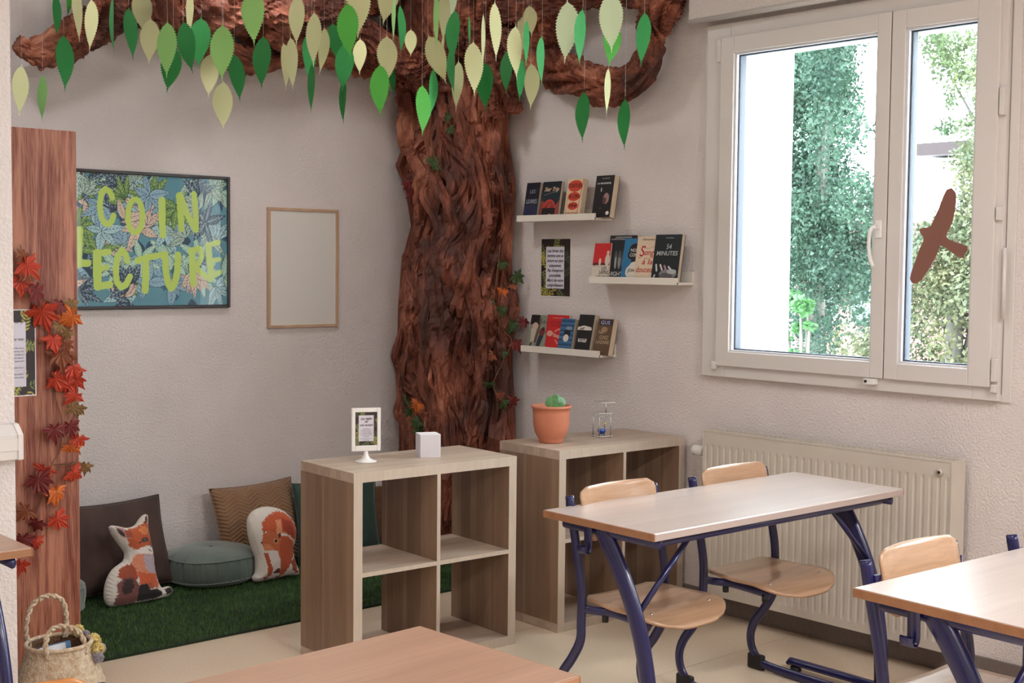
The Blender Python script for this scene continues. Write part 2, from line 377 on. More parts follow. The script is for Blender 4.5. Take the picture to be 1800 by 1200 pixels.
# roller shutter box
t = thing('roller_shutter_box', 'cream roller shutter casing above the window', 'shutter box', (0, -1.70, 2.60))
bm = bmesh.new(); extr(bm, [(0, 0), (-1.56, 0), (-1.56, .005)], 0, 0) if False else None
abox(bm, -.105, -.0005, -1.56, 0, .018, HC-2.602, .006); bmo('casing', bm, WALL, t)
tube('bottom_bead', [(-.09, -1.56, .012), (-.09, 0, .012)], .020, PVC, t, rb=.012, ns=14)
box('access_plate', -.110, -.1052, -.42, -.36, .17, .20, WHITEP, t, .002)
# ------------------------------------------------------------------ outdoors
def cloud_leaves(name, clumps, n, size, m, parent, seed=1):
    r = np.random.default_rng(seed); cl = np.array([c[:3] for c in clumps]); rad = np.array([c[3] for c in clumps]); wts = rad**2; wts = wts/wts.sum()
    idx = r.choice(len(cl), n, p=wts); d = r.normal(size=(n, 3)); d /= np.linalg.norm(d, axis=1)[:, None]; rr = rad[idx]*r.random(n)**.45
    P = cl[idx]+d*rr[:, None]
    a = r.normal(size=(n, 3)); a /= np.linalg.norm(a, axis=1)[:, None]; b = np.cross(a, r.normal(size=(n, 3))); b /= np.linalg.norm(b, axis=1)[:, None]
    s = size*(.6+.8*r.random(n))[:, None]
    v = np.stack([P-a*s, P+b*s*.62, P+a*s, P-b*s*.62], 1).reshape(-1, 3).astype(np.float32)
    me = bpy.data.meshes.new(name); me.vertices.add(4*n); me.vertices.foreach_set('co', v.ravel()); me.loops.add(4*n); me.loops.foreach_set('vertex_index', np.arange(4*n, dtype=np.int32))
    me.polygons.add(n); me.polygons.foreach_set('loop_start', np.arange(0, 4*n, 4, dtype=np.int32)); me.update(calc_edges=True)
    o = link(name, me, m, parent); o['kind'] = 'stuff'; return o
LG = mat('tree_foliage', (28, 56, 44), .6, rgb2=(58, 86, 66), vscale=2.5, trans=.25)
LY = mat('yellowing_foliage', (66, 80, 60), .6, rgb2=(104, 100, 66), vscale=3, trans=.3)
BARK = mat('grey_bark', (96, 92, 86), .9, var=.2)
def out_tree(name, label, regions, X, spread, n, size, m, trunk, seed):
    """regions: pixel polygons seen through the panes, filled with clumps at distance X and depth spread; extra crown beyond"""
    r = random.Random(seed); base = hit(trunk[0], 600, x=X); base.z = -1.0
    t = thing(name, label, 'tree', base); cl = []
    for (x0, y0, x1, y1, k, rad) in regions:
        for _ in range(k):
            p = hit(r.uniform(x0, x1), r.uniform(y0, y1), x=X+r.uniform(-spread, spread)) - base; cl.append((p.x, p.y, p.z, rad*r.uniform(.7, 1.2)))
    top = V((0, 0, trunk[1]))
    bm = bmesh.new(); sweep(bm, catmull([(0, 0, 0), (.05, .1, trunk[1]*.3), (-.05, 0, trunk[1]*.6), top], 5), lambda q: .14*(1-q*.6), ns=10); bmo('trunk', bm, BARK, t, True)
    for k in range(7):
        c = r.choice(cl); s = top*r.uniform(.35, .8)
        tube('bough', catmull([s, s.lerp(V(c[:3]), .5)+V((0, 0, .12)), V(c[:3])], 4), lambda q: .03*(1-q*.7), BARK, t, ns=6)
    cloud_leaves('foliage', cl, n, size, m, t, seed); return t
out_tree('leafy_tree', 'dense dark green tree outside the left window pane', [(1352, 95, 1480, 330, 60, .30), (1352, 330, 1540, 520, 70, .28), (1380, 500, 1480, 640, 22, .20), (1480, 540, 1560, 620, 8, .14), (1500, 200, 1545, 260, 3, .13), (1345, 520, 1362, 640, 8, .08), (1440, 55, 1500, 200, 20, .2), (1200, 60, 1352, 640, 60, .3), (1352, -200, 1500, 60, 30, .3)], 6.5, .9, 95000, .021, LG, (1440, 4.2), 3)
out_tree('yellowing_tree', 'yellowing shrubby tree outside the lower right window pane', [(1575, 470, 1800, 720, 60, .22), (1590, 390, 1720, 480, 22, .2), (1480, 600, 1560, 680, 12, .16), (1690, 260, 1760, 420, 14, .16), (1730, 100, 1900, 700, 60, .3)], 5.2, .5, 56000, .019, LY, (1680, 2.6), 5)
out_tree('high_branch_tree', 'pale green branches hanging into the top of the right window pane', [(1640, 60, 1740, 105, 9, .17), (1660, 100, 1740, 140, 8, .15), (1662, 165, 1690, 185, 2, .09), (1655, 205, 1720, 240, 6, .11), (1700, 130, 1740, 170, 4, .1), (1740, 0, 1900, 260, 22, .3)], 7.5, .4, 14000, .022, mat('pale_foliage', (72, 94, 66), .6, rgb2=(106, 112, 72), vscale=2, trans=.25), (1840, 4.6), 8)
out_tree('light_green_sapling', 'bright green sapling at the bottom of the left window pane', [(1380, 520, 1440, 560, 5, .07), (1375, 570, 1430, 640, 6, .06)], 4.6, .1, 500, .03, mat('sapling_leaf', (70, 112, 66), .5, trans=.3), (1412, 1.6), 9)
struct('ground', box('ground', .5, 60, -30, 60, -1.1, -1.0, mat('pale_yard', (196, 196, 192), .9)))
HX = 19; ya, yb_ = hit(1560, 450, x=HX).y, hit(1400, 450, x=HX).y; zt = hit(1530, 405, x=HX).z
t = thing('pink_house', 'pink rendered house behind the tree seen through the window', 'house', (HX, ya, -1))
PINK = mat('pink_render', (176, 112, 112), .8)
box('wall', 0, 6, 0, yb_-ya, 0, zt+1, PINK, t); box('roof', -.3, 6.3, -.3, yb_-ya+.3, zt+1, zt+1.2, mat('roof_tile', (110, 56, 60), .7), t)
for k in range(2): w_ = box('window', -.03, .05, .3+k*1.0, .8+k*1.0, 1.4, 2.4, mat('far_glass', (90, 100, 110), .2), t); box('shutter', -.06, -.03, .12+k*1.0, .28+k*1.0, 1.35, 2.45, PVC, w_)
p = hit(1630, 240, x=26); q = hit(1706, 258, x=26); q2 = hit(1706, 268, x=26)
t = thing('white_house', 'white building with dark red roof edge seen through the right pane', 'house', (26, q.y-5, -1))
box('wall', 0, 8, 0, p.y-q.y+4.9, 0, q2.z+.9, mat('white_far_render', (236, 238, 240), .8), t)
MF = Matrix.Translation((0, 5, 0))
box('roof_edge', -.5, 8.3, -5, p.y-q.y, q2.z+.95, q.z+1.12, mat('dark_red_fascia', (30, 5, 12), .6), t, M=MF)
tag(tube('overhead_cable', catmull([hit(1440, 400, x=9), hit(1500, 405, x=9.2), hit(1600, 408, x=9.5), hit(1800, 409, x=10)], 4), .008, mat('cable_grey', (190, 192, 196), .5)), 'thin grey overhead cable crossing outside the window', 'cable')
# bird silhouette on the right pane
bird = [(1673, 330), (1664, 333), (1658, 345), (1652, 362), (1644, 380), (1637, 396), (1631, 400), (1623, 400), (1616.5, 403), (1618, 410), (1623, 416), (1623, 424), (1616, 438), (1609, 458), (1602, 478), (1599.5, 490), (1603, 497), (1611, 498.5), (1621, 491), (1632, 474), (1642, 457), (1650, 440), (1652, 431), (1660, 434), (1672, 443), (1685, 452), (1694, 454), (1696, 446), (1701, 440), (1701, 433), (1690, 428), (1678, 425), (1666, 419), (1663, 414), (1669, 402), (1675, 388), (1679, 370), (1681, 350), (1680, 338)]
bm = bmesh.new(); vs = [bm.verts.new(hit(a, b, x=-.0172)) for a, b in bird]; f = bm.faces.new(vs)
r = bmesh.ops.extrude_face_region(bm, geom=[f]); bmesh.ops.translate(bm, vec=(-.0008, 0, 0), verts=[v for v in r['geom'] if isinstance(v, bmesh.types.BMVert)])
tag(bmo('bird_sticker', bm, mat('brown_paper_film', (128, 86, 74), .8)), 'brown bird silhouette sticker on the right window pane', 'sticker')
# ------------------------------------------------------------------ ceiling lights (all outside the picture, lighting the room)
def ceiling_light(x, y, label):
    t = thing('ceiling_light', label, 'lamp', (x, y, HC)); box('housing', -.62, .62, -.15, .15, -.06, -.001, WHITEP, t, .004)
    box('diffuser', -.59, .59, -.13, .13, -.065, -.0605, emat('lamp_diffuser_%d' % len(bpy.data.materials), (255, 244, 228), 3), t)
    lamp('lamp_light', (0, 0, -.07), (0, 0, 0), 1.15, .25, LAMP_POWER*((.6 if x > -3 else .8) if y > -4 else 6.5 if x > -3 else 2.5), (1, .965, .945), parent=t)
for i, (x, y) in enumerate([(-2.0, -3.1), (-5.2, -3.1), (-2.0, -6.0), (-5.2, -6.0)]):
    ceiling_light(x, y, ['ceiling batten light over the front desks by the windows', 'ceiling batten light over the left side of the room', 'ceiling batten light behind the camera by the windows', 'ceiling batten light behind the camera on the left'][i])
for (x, y, lb, pw) in ((-1.30, -.62, 'small square ceiling light above the paper tree canopy', 9), (-2.70, -.80, 'added unseen ceiling light brightening the left of the reading corner', 9)):  # the second is an added, unseen lamp to brighten the left wall
    t = thing('ceiling_light', lb, 'lamp', (x, y, HC)); box('housing', -.16, .16, -.16, .16, -.03, -.001, WHITEP, t, .004)
    box('diffuser', -.14, .14, -.14, .14, -.033, -.0305, emat('lamp_diffuser_%d' % len(bpy.data.materials), (255, 246, 236), 3), t)
    lamp('lamp_light', (0, 0, -.04), (0, 0, 0), .27, .27, pw, (1, .97, .94), parent=t)
# ================================================================== FURNITURE
# ---- radiator
t = thing('radiator', 'long cream panel radiator on the wall below the window', 'radiator', (0, -1.847, .108))
RL, RH = 1.187, .722
pitch = .0333; n = int(RL/pitch); vs = []; fs = []
colsy = []
for k in range(n):
    y = -k*RL/n; d = RL/n
    colsy += [(y-d*.08, 0), (y-d*.30, .0), (y-d*.42, .006), (y-d*.66, .006), (y-d*.78, .0)]
colsy = [(0, 0)]+colsy+[(-RL, 0)]
rows = [(0, 0), (.03, 0), (.045, 1), (RH-.075, 1), (RH-.06, 0), (RH-.006, 0)]
for z, f in rows:
    for y, d in colsy: vs.append((-.125+d*f*.6, y, z))
nc = len(colsy)
for j in range(len(rows)-1):
    for i in range(nc-1): fs.append((j*nc+i, j*nc+i+1, (j+1)*nc+i+1, (j+1)*nc+i))
mo('front_panel', vs, fs, RADM, t)
box('body_core', -.118, -.035, -RL+.004, -.004, .012, RH-.014, RADM, t)
box('side_cover', -.126, -.03, -.0, .002, .0, RH, RADM, t, .001); box('side_cover', -.128, -.03, -RL-.004, -RL, 0, RH, RADM, t, .001)
bm = bmesh.new()
for k in range(44): abox(bm, -.112, -.045, -.03-k*.0258-.007, -.03-k*.0258, RH-.008, RH-.002)
abox(bm, -.127, -.112, -RL, 0, RH-.006, RH); abox(bm, -.045, -.032, -RL, 0, RH-.006, RH); bmo('top_grille', bm, RADM, t)
kn = tube('thermostat_knob', [(-.07, .105, .617), (-.07, .095, .617), (-.07, .05, .617), (-.07, .042, .617)], lambda q: .016 if q < .1 else .024 if q < .9 else .017, WHITEP, t, ns=20, ref=V((0, 0, 1)))
tube('valve', [(-.07, .042, .617), (-.07, .0, .617)], .011, STEEL, t, ref=V((0, 0, 1))); tube('valve_pipe', catmull([(-.07, .02, .61), (-.07, .022, .3), (-.07, .022, -.105)], 4), .008, RADM, t)
tube('bleed_plug', [(-.134, -RL+.045-.0, RH-.045), (-.126, -RL+.045, RH-.045)], .013, RADM, t, ns=16, ref=V((0, 0, 1))); tube('plug_key', [(-.136, -RL+.045, RH-.045), (-.133, -RL+.045, RH-.045)], .006, BLACK, t, ref=V((0, 0, 1)))
for y in (-.2, -RL+.2): box('wall_bracket', -.035, -.002, y-.02, y+.02, .06, RH-.06, RADM, t)
# ---- cube shelving units
def kallax(label, loc, rz):
    t = thing('cube_shelf', label, 'shelf', loc, rz); L, D, T, I = .77, .39, .038, .016
    def pan(nm, x0, x1, z0, z1, m, ea):
        o = box(nm, x0, x1, .0006, D-.0006, z0, z1, m, t, .0008)
        box('edge_band', x0, x1, -.0006, .0006, z0, z1, EDGE, o); return o
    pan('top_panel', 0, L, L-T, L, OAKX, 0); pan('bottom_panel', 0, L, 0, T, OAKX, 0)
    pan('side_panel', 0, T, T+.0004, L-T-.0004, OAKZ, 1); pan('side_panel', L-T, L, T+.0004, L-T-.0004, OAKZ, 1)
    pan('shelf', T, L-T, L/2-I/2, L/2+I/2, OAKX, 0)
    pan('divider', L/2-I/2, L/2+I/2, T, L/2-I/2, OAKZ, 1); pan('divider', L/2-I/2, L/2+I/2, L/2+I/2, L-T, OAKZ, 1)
    return t
kallax('oak cube shelf standing free with the sign holder and paper cube on top', (-1.80, -1.594, 0), -.0517)
kallax('oak cube shelf against the window wall with the terracotta pot on top', (-.792, -1.634, 0), -.0264)
# ---- school desks
def desk(label, loc, rz, top=TOPM, L=1.30, D=.49):
    """origin at the front left corner on the floor; x right, y towards the back wall"""
    t = thing('school_desk', label, 'desk', loc, rz, None); H = .755
    bm = bmesh.new(); abox(bm, .004, L-.004, .004, D-.004, H-.0245, H, .0012); tp = bmo('desktop', bm, top, t)
    for xa in (0, L-.0042): box('edge_lipping', xa, xa+.0042, 0, D, H-.024, H-.001, BEECHE, tp, .002)
    for yy in (0, D-.0042): box('edge_lipping', .004, L-.004, yy, yy+.0042, H-.024, H-.001, top if top is TOPM else BEECHE, tp, .002)
    zr = H-.038
    tube('front_rail', [(.05, .035, zr), (L-.10, .035, zr)], .013, BLUE, t, ns=12, ref=V((0, 0, 1)))
    tube('rear_rail', [(.05, D-.07, zr), (L-.10, D-.07, zr)], .013, BLUE, t, ns=12, ref=V((0, 0, 1)))
    for x, xl in ((.05, .05), (L-.05, L-.05)):
        tube('side_rail', [(x, .02, zr-.002), (x, D-.05, zr-.002)], .016, BLUE, t, rb=.011, ref=V((0, 0, 1)))
        P = catmull([(xl, .27, .725), (xl, .225, .665), (xl, .165, .57), (xl, .112, .46), (xl, .075, .34), (xl, .052, .21), (xl, .045, .10), (xl, .045, .035)], 6)
        lg = tube('leg', P, lambda q: .0185, BLUE, t, rb=lambda q: .034-.008*q, ns=18)
        tube('foot_runner', catmull([(xl, -.0, .022), (xl, .02, .03), (xl, .1, .032), (xl, .42, .032), (xl, .445, .028)], 4), .019, BLUE, t, rb=.015, ns=14)
        for y in (.0, .42): tube('foot_cap', [(xl, y, .0), (xl, y, .016)], .021, BLACK, t, ns=14)
    tube('brace', [(.052, .11, .485), (.30, .11, .715)], .0095, BLUE, t, ns=12, ref=V((0, 1, 0)))
    tube('brace', [(L-.052, .11, .485), (L-.30, .11, .715)], .0095, BLUE, t, ns=12, ref=V((0, 1, 0)))
    for x, sg in ((.0, 1),):
        bm = bmesh.new(); pr = catmull([(.034, 0, .73), (.036, 0, .69), (.036, 0, .655), (.028, 0, .640), (.014, 0, .640), (.006, 0, .650), (.005, 0, .664)], 4); y0, y1 = .30, .335
        a = [bm.verts.new((p.x, y0, p.z)) for p in pr]; b = [bm.verts.new((p.x, y1, p.z)) for p in pr]; c = [bm.verts.new((p.x+.003, y0, p.z+.003)) for p in pr]; d = [bm.verts.new((p.x+.003, y1, p.z+.003)) for p in pr]
        for i in range(len(pr)-1):
            for q, r_ in ((a, b), (c, d), (a, c), (b, d)): bm.faces.new((q[i], q[i+1], r_[i+1], r_[i]))
        bmo('bag_hook', bm, BLUE, t, True)
    return t
desk('pale topped school desk with blue legs in front of the radiator', (-1.70, -2.984, 0), -.02)
desk('pale topped school desk cut off by the right edge of the photo', (-1.8215, -4.197, 0), -.05, D=.47)
desk('warm beech desktop in the bottom centre foreground', (-4.102, -3.852, 0), .045, TOPWARM, D=.478)
desk('beech topped desk at the left edge in front of the white wall', (-4.463, -2.024, 0), 0, TOPWARM, D=.49)
# ---- chairs
def chair(label, loc, rz=0, ply=PLY, group=None):
    t = thing('school_chair', label, 'chair', loc, rz); W = .203
    for s in (-1, 1):
        x = s*W
        P = catmull([(x, .062, .782), (x, .045, .70), (x, .018, .58), (x, 0, .48), (x, 0, .38), (x, .004, .315), (x, .04, .25), (x, .088, .185), (x, .108, .13), (x, .098, .075), (x, .058, .034), (x, -.01, .022), (x, -.15, .019), (x, -.36, .019)], 6)
        tube('side_frame', P, .012, BLUE, t, rb=.0175, ns=16)
        tube('post_cap', [(x, .0622, .782), (x, .0628, .785)], .011, BLUE, t, rb=.0165, ns=14)
        tube('seat_rail', catmull([(x, -.0, .424), (x-s*.01, -.05, .424), (x-s*.035, -.10, .422), (x-s*.035, -.22, .418), (x-s*.037, -.255, .414), (x-s*.038, -.268, .410)], 5), .009, BLUE, t, rb=.014, ns=12)
        for y in (-.075, -.25): tube('bumper', [(x-s*.035, y, .414), (x-s*.035, y, .388)], .011, BLACK, t, ns=12)
        box('heel_pad', x-.012, x+.012, .04, .115, 0, .06, BLACK, t, .008); box('toe_pad', x-.011, x+.011, -.36, -.30, 0, .012, BLACK, t, .002)
    tube('cross_bar', [(-W+.035, -.24, .412), (W-.035, -.24, .412)], .009, BLUE, t, ref=V((0, 0, 1)))
    # seat
    nx, ny = 18, 20; vs = []; 
    def zz(u, v):    # u -1..1 across, v 0 back .. 1 front
        z = .449-.010*math.exp(-((v-.42)/.25)**2)*(1-.6*u*u)+.004*abs(u)**3
        if v > .66: z -= .040*((v-.66)/.34)**1.8
        return z
    def outl(u, v):
        hw = .170+.030*math.sin(min(1, v*1.25)*PI/2)
        if v < .10: hw -= .030*(1-v/.10)**2
        if v > .72: hw *= math.sqrt(max(0, 1-((v-.72)/.30)**2.4))
        return hw*u
    for k in (0, 1):
        for j in range(ny+1):
            v = j/ny
            for i in range(nx+1):
                u = i/nx*2-1; bow = .018*(1-u*u)*(1 if v > .9 else 0); vs.append((outl(u, v), .03-.365*v, zz(u, v)-(.010 if k else 0)))
    N = (nx+1)*(ny+1); fs = []
    for j in range(ny):
        for i in range(nx):
            a = j*(nx+1)+i; fs.append((a, a+nx+1, a+nx+2, a+1)); fs.append((a+N, a+1+N, a+nx+2+N, a+nx+1+N))
    def edge(a, b): fs.append((a, b, b+N, a+N))
    for i in range(nx): edge(i, i+1); edge(ny*(nx+1)+i+1, ny*(nx+1)+i)
    for j in range(ny): edge((j+1)*(nx+1), j*(nx+1)); edge(j*(nx+1)+nx, (j+1)*(nx+1)+nx)
    s = mo('seat', vs, fs, ply, t, True); 
    for x, y in ((-.14, -.07), (.14, -.07), (-.14, -.25), (.14, -.25)): tube('screw', [(x, y, .440), (x, y, .4475)], .004, STEEL, s, ns=8)
    # backrest: rounded plywood, slightly curved, tilted back
    vs = []; nx, nz = 20, 12; z0b, z1b = .638, .812
    for k in (0, 1):
        for j in range(nz+1):
            q = j/nz; 
            for i in range(nx+1):
                u = i/nx*2-1; hw = .180; r = .034; zc = z0b+(z1b-z0b)*q; dz = min(zc-z0b, z1b-zc)
                if dz < r: hw -= r-math.sqrt(max(0, r*r-(r-dz)**2))
                x = hw*u; y = .028+(zc-.64)*.22+.022*(1-u*u)*1.0-.022; vs.append((x, y-.008+(.009 if k else 0), zc))
    N = (nx+1)*(nz+1); fs = []
    for j in range(nz):
        for i in range(nx):
            a = j*(nx+1)+i; fs.append((a, a+1, a+nx+2, a+nx+1)); fs.append((a+N, a+nx+1+N, a+nx+2+N, a+1+N))
    for i in range(nx): edge(i+1, i); edge(nz*(nx+1)+i, nz*(nx+1)+i+1)
    for j in range(nz): edge(j*(nx+1), (j+1)*(nx+1)); edge((j+1)*(nx+1)+nx, j*(nx+1)+nx)
    b = mo('backrest', vs, fs, ply, t, True)
    for s_ in (-1, 1):
        x = s_*.17; y = .028+(.725-.64)*.22-.022+.022*(1-.8)
        tube('screw', [(x, y-.013, .725), (x, y-.007, .726)], .008, STEEL, b, ns=12, ref=V((0, 0, 1)))
        box('back_bracket', s_*.18, s_*.202, y-.0, y+.012, .69, .75, BLUE, b)
    return t
c0 = chair('beech and blue school chair at the left seat of the radiator desk', (-1.362, -2.55, 0), .0)
dup(c0, (-.745, -2.55, 0), -.02)['label'] = 'beech and blue school chair at the right seat of the radiator desk'
dup(c0, (-1.425, -3.72, 0), -.03)['label'] = 'beech and blue school chair behind the cut off right hand desk'
dup(c0, (-.81, -3.80, 0), -.03)['label'] = 'school chair of which only a blue post top shows at the right edge'
chair('orange beech chair back in the bottom left corner', (-3.770, -3.40, 0), 0, PLYO)

# ================================================================== READING CORNER
# ---- mat
t = thing('grass_mat', 'dark green artificial grass mat on the floor of the reading corner', 'mat', (-2.9, -.80, 0))
MW, MD = 2.885, YB+.80-.014
box('mat_backing', 0, MW, 0, MD, 0, .010, mat('dark_green_backing', (26, 44, 26), .9), t)
nb = 60000; r = np.random.default_rng(4); px_ = r.random(nb)*MW; py_ = r.random(nb)*MD
hh = .010+.012*r.random(nb); an = r.random(nb)*2*PI; ln = .004+.010*r.random(nb); wd = .0014; a2 = r.random(nb)*2*PI
v = np.empty((nb, 3, 3), np.float32)
v[:, 0] = np.stack([px_-wd*np.cos(a2), py_-wd*np.sin(a2), np.full(nb, .009)], 1); v[:, 1] = np.stack([px_+wd*np.cos(a2), py_+wd*np.sin(a2), np.full(nb, .009)], 1)
v[:, 2] = np.stack([np.clip(px_+ln*np.cos(an), 0, MW), py_+ln*np.sin(an), .009+hh], 1)
me = bpy.data.meshes.new('grass_pile'); me.vertices.add(3*nb); me.vertices.foreach_set('co', v.ravel()); me.loops.add(3*nb); me.loops.foreach_set('vertex_index', np.arange(3*nb, dtype=np.int32)); me.polygons.add(nb); me.polygons.foreach_set('loop_start', np.arange(0, 3*nb, 3, dtype=np.int32)); me.update(calc_edges=True)
tag(link('grass_pile', me, mat('green_grass_fibre', (50, 84, 40), .7, rgb2=(80, 118, 54), vscale=25), t), kind='stuff')
# ---- pillows
def pillow(name, label, cat, L, H, T, m, M, pinch=.065, n=28, wr=.004, seed=0, piping=None, chevron=False):
    vs = []; fs = []
    for k in (0, 1):
        for j in range(n+1):
            for i in range(n+1):
                u = i/n*2-1; w_ = j/n*2-1
                x = L/2*u*(1-pinch*(1-w_*w_)); z = H/2*w_*(1-pinch*(1-u*u))
                th = T/2*((1-abs(u)**2.6)**.55)*((1-abs(w_)**2.6)**.55)
                nn = noise.noise(V((x*9+seed, z*9, k*3)))*wr*2+noise.noise(V((x*30+seed, z*6, k*5)))*wr
                if abs(u) < .999 and abs(w_) < .999: th += nn*(1-max(abs(u), abs(w_))**6)
                vs.append((x, -th if k == 0 else th, z))
    N = (n+1)**2
    for j in range(n):
        for i in range(n):
            a = j*(n+1)+i; fs.append((a, a+1, a+n+2, a+n+1)); fs.append((a+N, a+n+1+N, a+n+2+N, a+1+N))
    me = me_py(name, vs, fs); bm = bmesh.new(); bm.from_mesh(me); bmesh.ops.remove_doubles(bm, verts=bm.verts, dist=1e-5); bm.to_mesh(me); bm.free()
    o = link(name, me, m, None, True); o.matrix_world = M; tag(o, label, cat)
    edge = [(L/2*u*(1-pinch*(1-w_*w_)), 0, H/2*w_*(1-pinch*(1-u*u))) for u, w_ in [(-1+2*k/12, -1) for k in range(12)]+[(1, -1+2*k/12) for k in range(12)]+[(1-2*k/12, 1) for k in range(12)]+[(-1, 1-2*k/12) for k in range(13)]]
    tube('seam_piping', edge, .0035, m, o, ns=6, ref=V((0, 1, 0)))
    return o
def place(loc, rz=0, tilt=0, roll=0): return Matrix.Translation(V(loc)) @ Matrix.Rotation(rz, 4, 'Z') @ Matrix.Rotation(-tilt, 4, 'X') @ Matrix.Rotation(roll, 4, 'Y')
DB = mat('dark_brown_velvet', (66, 46, 40), .8, var=.2, vscale=8, sheen=.08, bump=.2, bscale=14)
KN = mat('brown_chevron_knit', (134, 100, 72), .85, var=.08, vscale=10, sheen=.2)
nt = KN.node_tree     # chevron relief
tc = nt.nodes.new('ShaderNodeTexCoord'); sx = nt.nodes.new('ShaderNodeSeparateXYZ'); nt.links.new(tc.outputs['Object'], sx.inputs[0])
def mth(op, a, b=None):
    n_ = nt.nodes.new('ShaderNodeMath'); n_.operation = op
    for k, q in enumerate((a, b)):
        if q is None: continue
        if isinstance(q, (int, float)): n_.inputs[k].default_value = q
        else: nt.links.new(q, n_.inputs[k])
    return n_.outputs[0]
zig = mth('PINGPONG', mth('MULTIPLY', sx.outputs[0], 16.0), 1.0); ph = mth('SINE', mth('ADD', mth('MULTIPLY', sx.outputs[2], 330.0), mth('MULTIPLY', zig, 11.0)))
bp = nt.nodes.new('ShaderNodeBump'); bp.inputs['Strength'].default_value = .5; bp.inputs['Distance'].default_value = .004; nt.links.new(ph, bp.inputs['Height']); nt.links.new(bp.outputs[0], nt.nodes['Principled BSDF'].inputs['Normal'])
pillow('square_cushion', 'dark brown velvet cushion leaning on the wall behind the fox', 'cushion', .50, .42, .15, DB, place((-1.925, .118, .232), 0, .36, -.02), seed=3, wr=.010)
pillow('square_cushion', 'tan chevron knit cushion leaning on the wall behind the squirrel', 'cushion', .47, .43, .13, KN, place((-1.155, .16, .226), .0, .30, -.03), seed=9, wr=.008)
GV = mat('sage_green_velvet', (96, 112, 106), .7, var=.10, vscale=10, sheen=.5)
GD = mat('dark_green_velvet', (34, 62, 54), .7, var=.15, vscale=10, sheen=.3)
pillow('square_cushion', 'dark green velvet cushion in the corner seen through the free standing shelf', 'cushion', .50, .40, .12, GD, place((-.74, .07, .217), -.05, .22, .03), seed=5)
def round_cushion(label, loc, R, H, m):
    def dp(th, q, r): return (noise.noise(V((th*9, q*2, loc[0])))*.006+.0035*math.sin(th*46+2*math.sin(th*3)))*(1 if .25 < q < .75 else .15)
    prof = [(.004, .012), (R*.4, .006), (R*.8, .004), (R*.93, .012), (R*.985, .030), (R, H*.30), (R*1.012, H*.45), (R*1.012, H*.6), (R, H*.74), (R*.97, H*.80), (R*.86, H*.90), (R*.6, H*.98), (R*.25, H*1.0), (.03, H*.985), (.004, H*.975)]
    prof = [(a, b) for a, b in prof]
    o = lathe('round_cushion', prof, m, n=120, disp=dp); o.location = loc; tag(o, label, 'cushion')
    for z, rr in ((H*.77, R*.995), (.026, R*.985)):
        ring = [(rr*math.cos(a), rr*math.sin(a), z+.003*math.sin(a*3)) for a in np.linspace(0, 2*PI, 61)]; tube('piping', ring, .0045, m, o, ns=6, ref=V((0, 0, 1)))
    lathe('button', [(.002, H-.008), (.012, H-.006), (.012, H-.002), (.002, H+.002)], m, o, n=14)
    return o
round_cushion('round sage green velvet floor cushion between fox and squirrel', (-1.475, .06, .016), .212, .165, GV)
round_cushion('round pale sage floor cushion half hidden by the wood grain board', (-2.36, -.02, .014), .200, .155, GV)
# ---- low wooden board in the corner
o = box('wooden_board', -.98, -.30, YB-.035, YB-.013, 0, .315, grain('corner_board_wood', (108, 80, 60), (132, 102, 80), 'x'), None, .002); tag(o, 'low brown wooden board standing against the back wall behind the cushions', 'board')
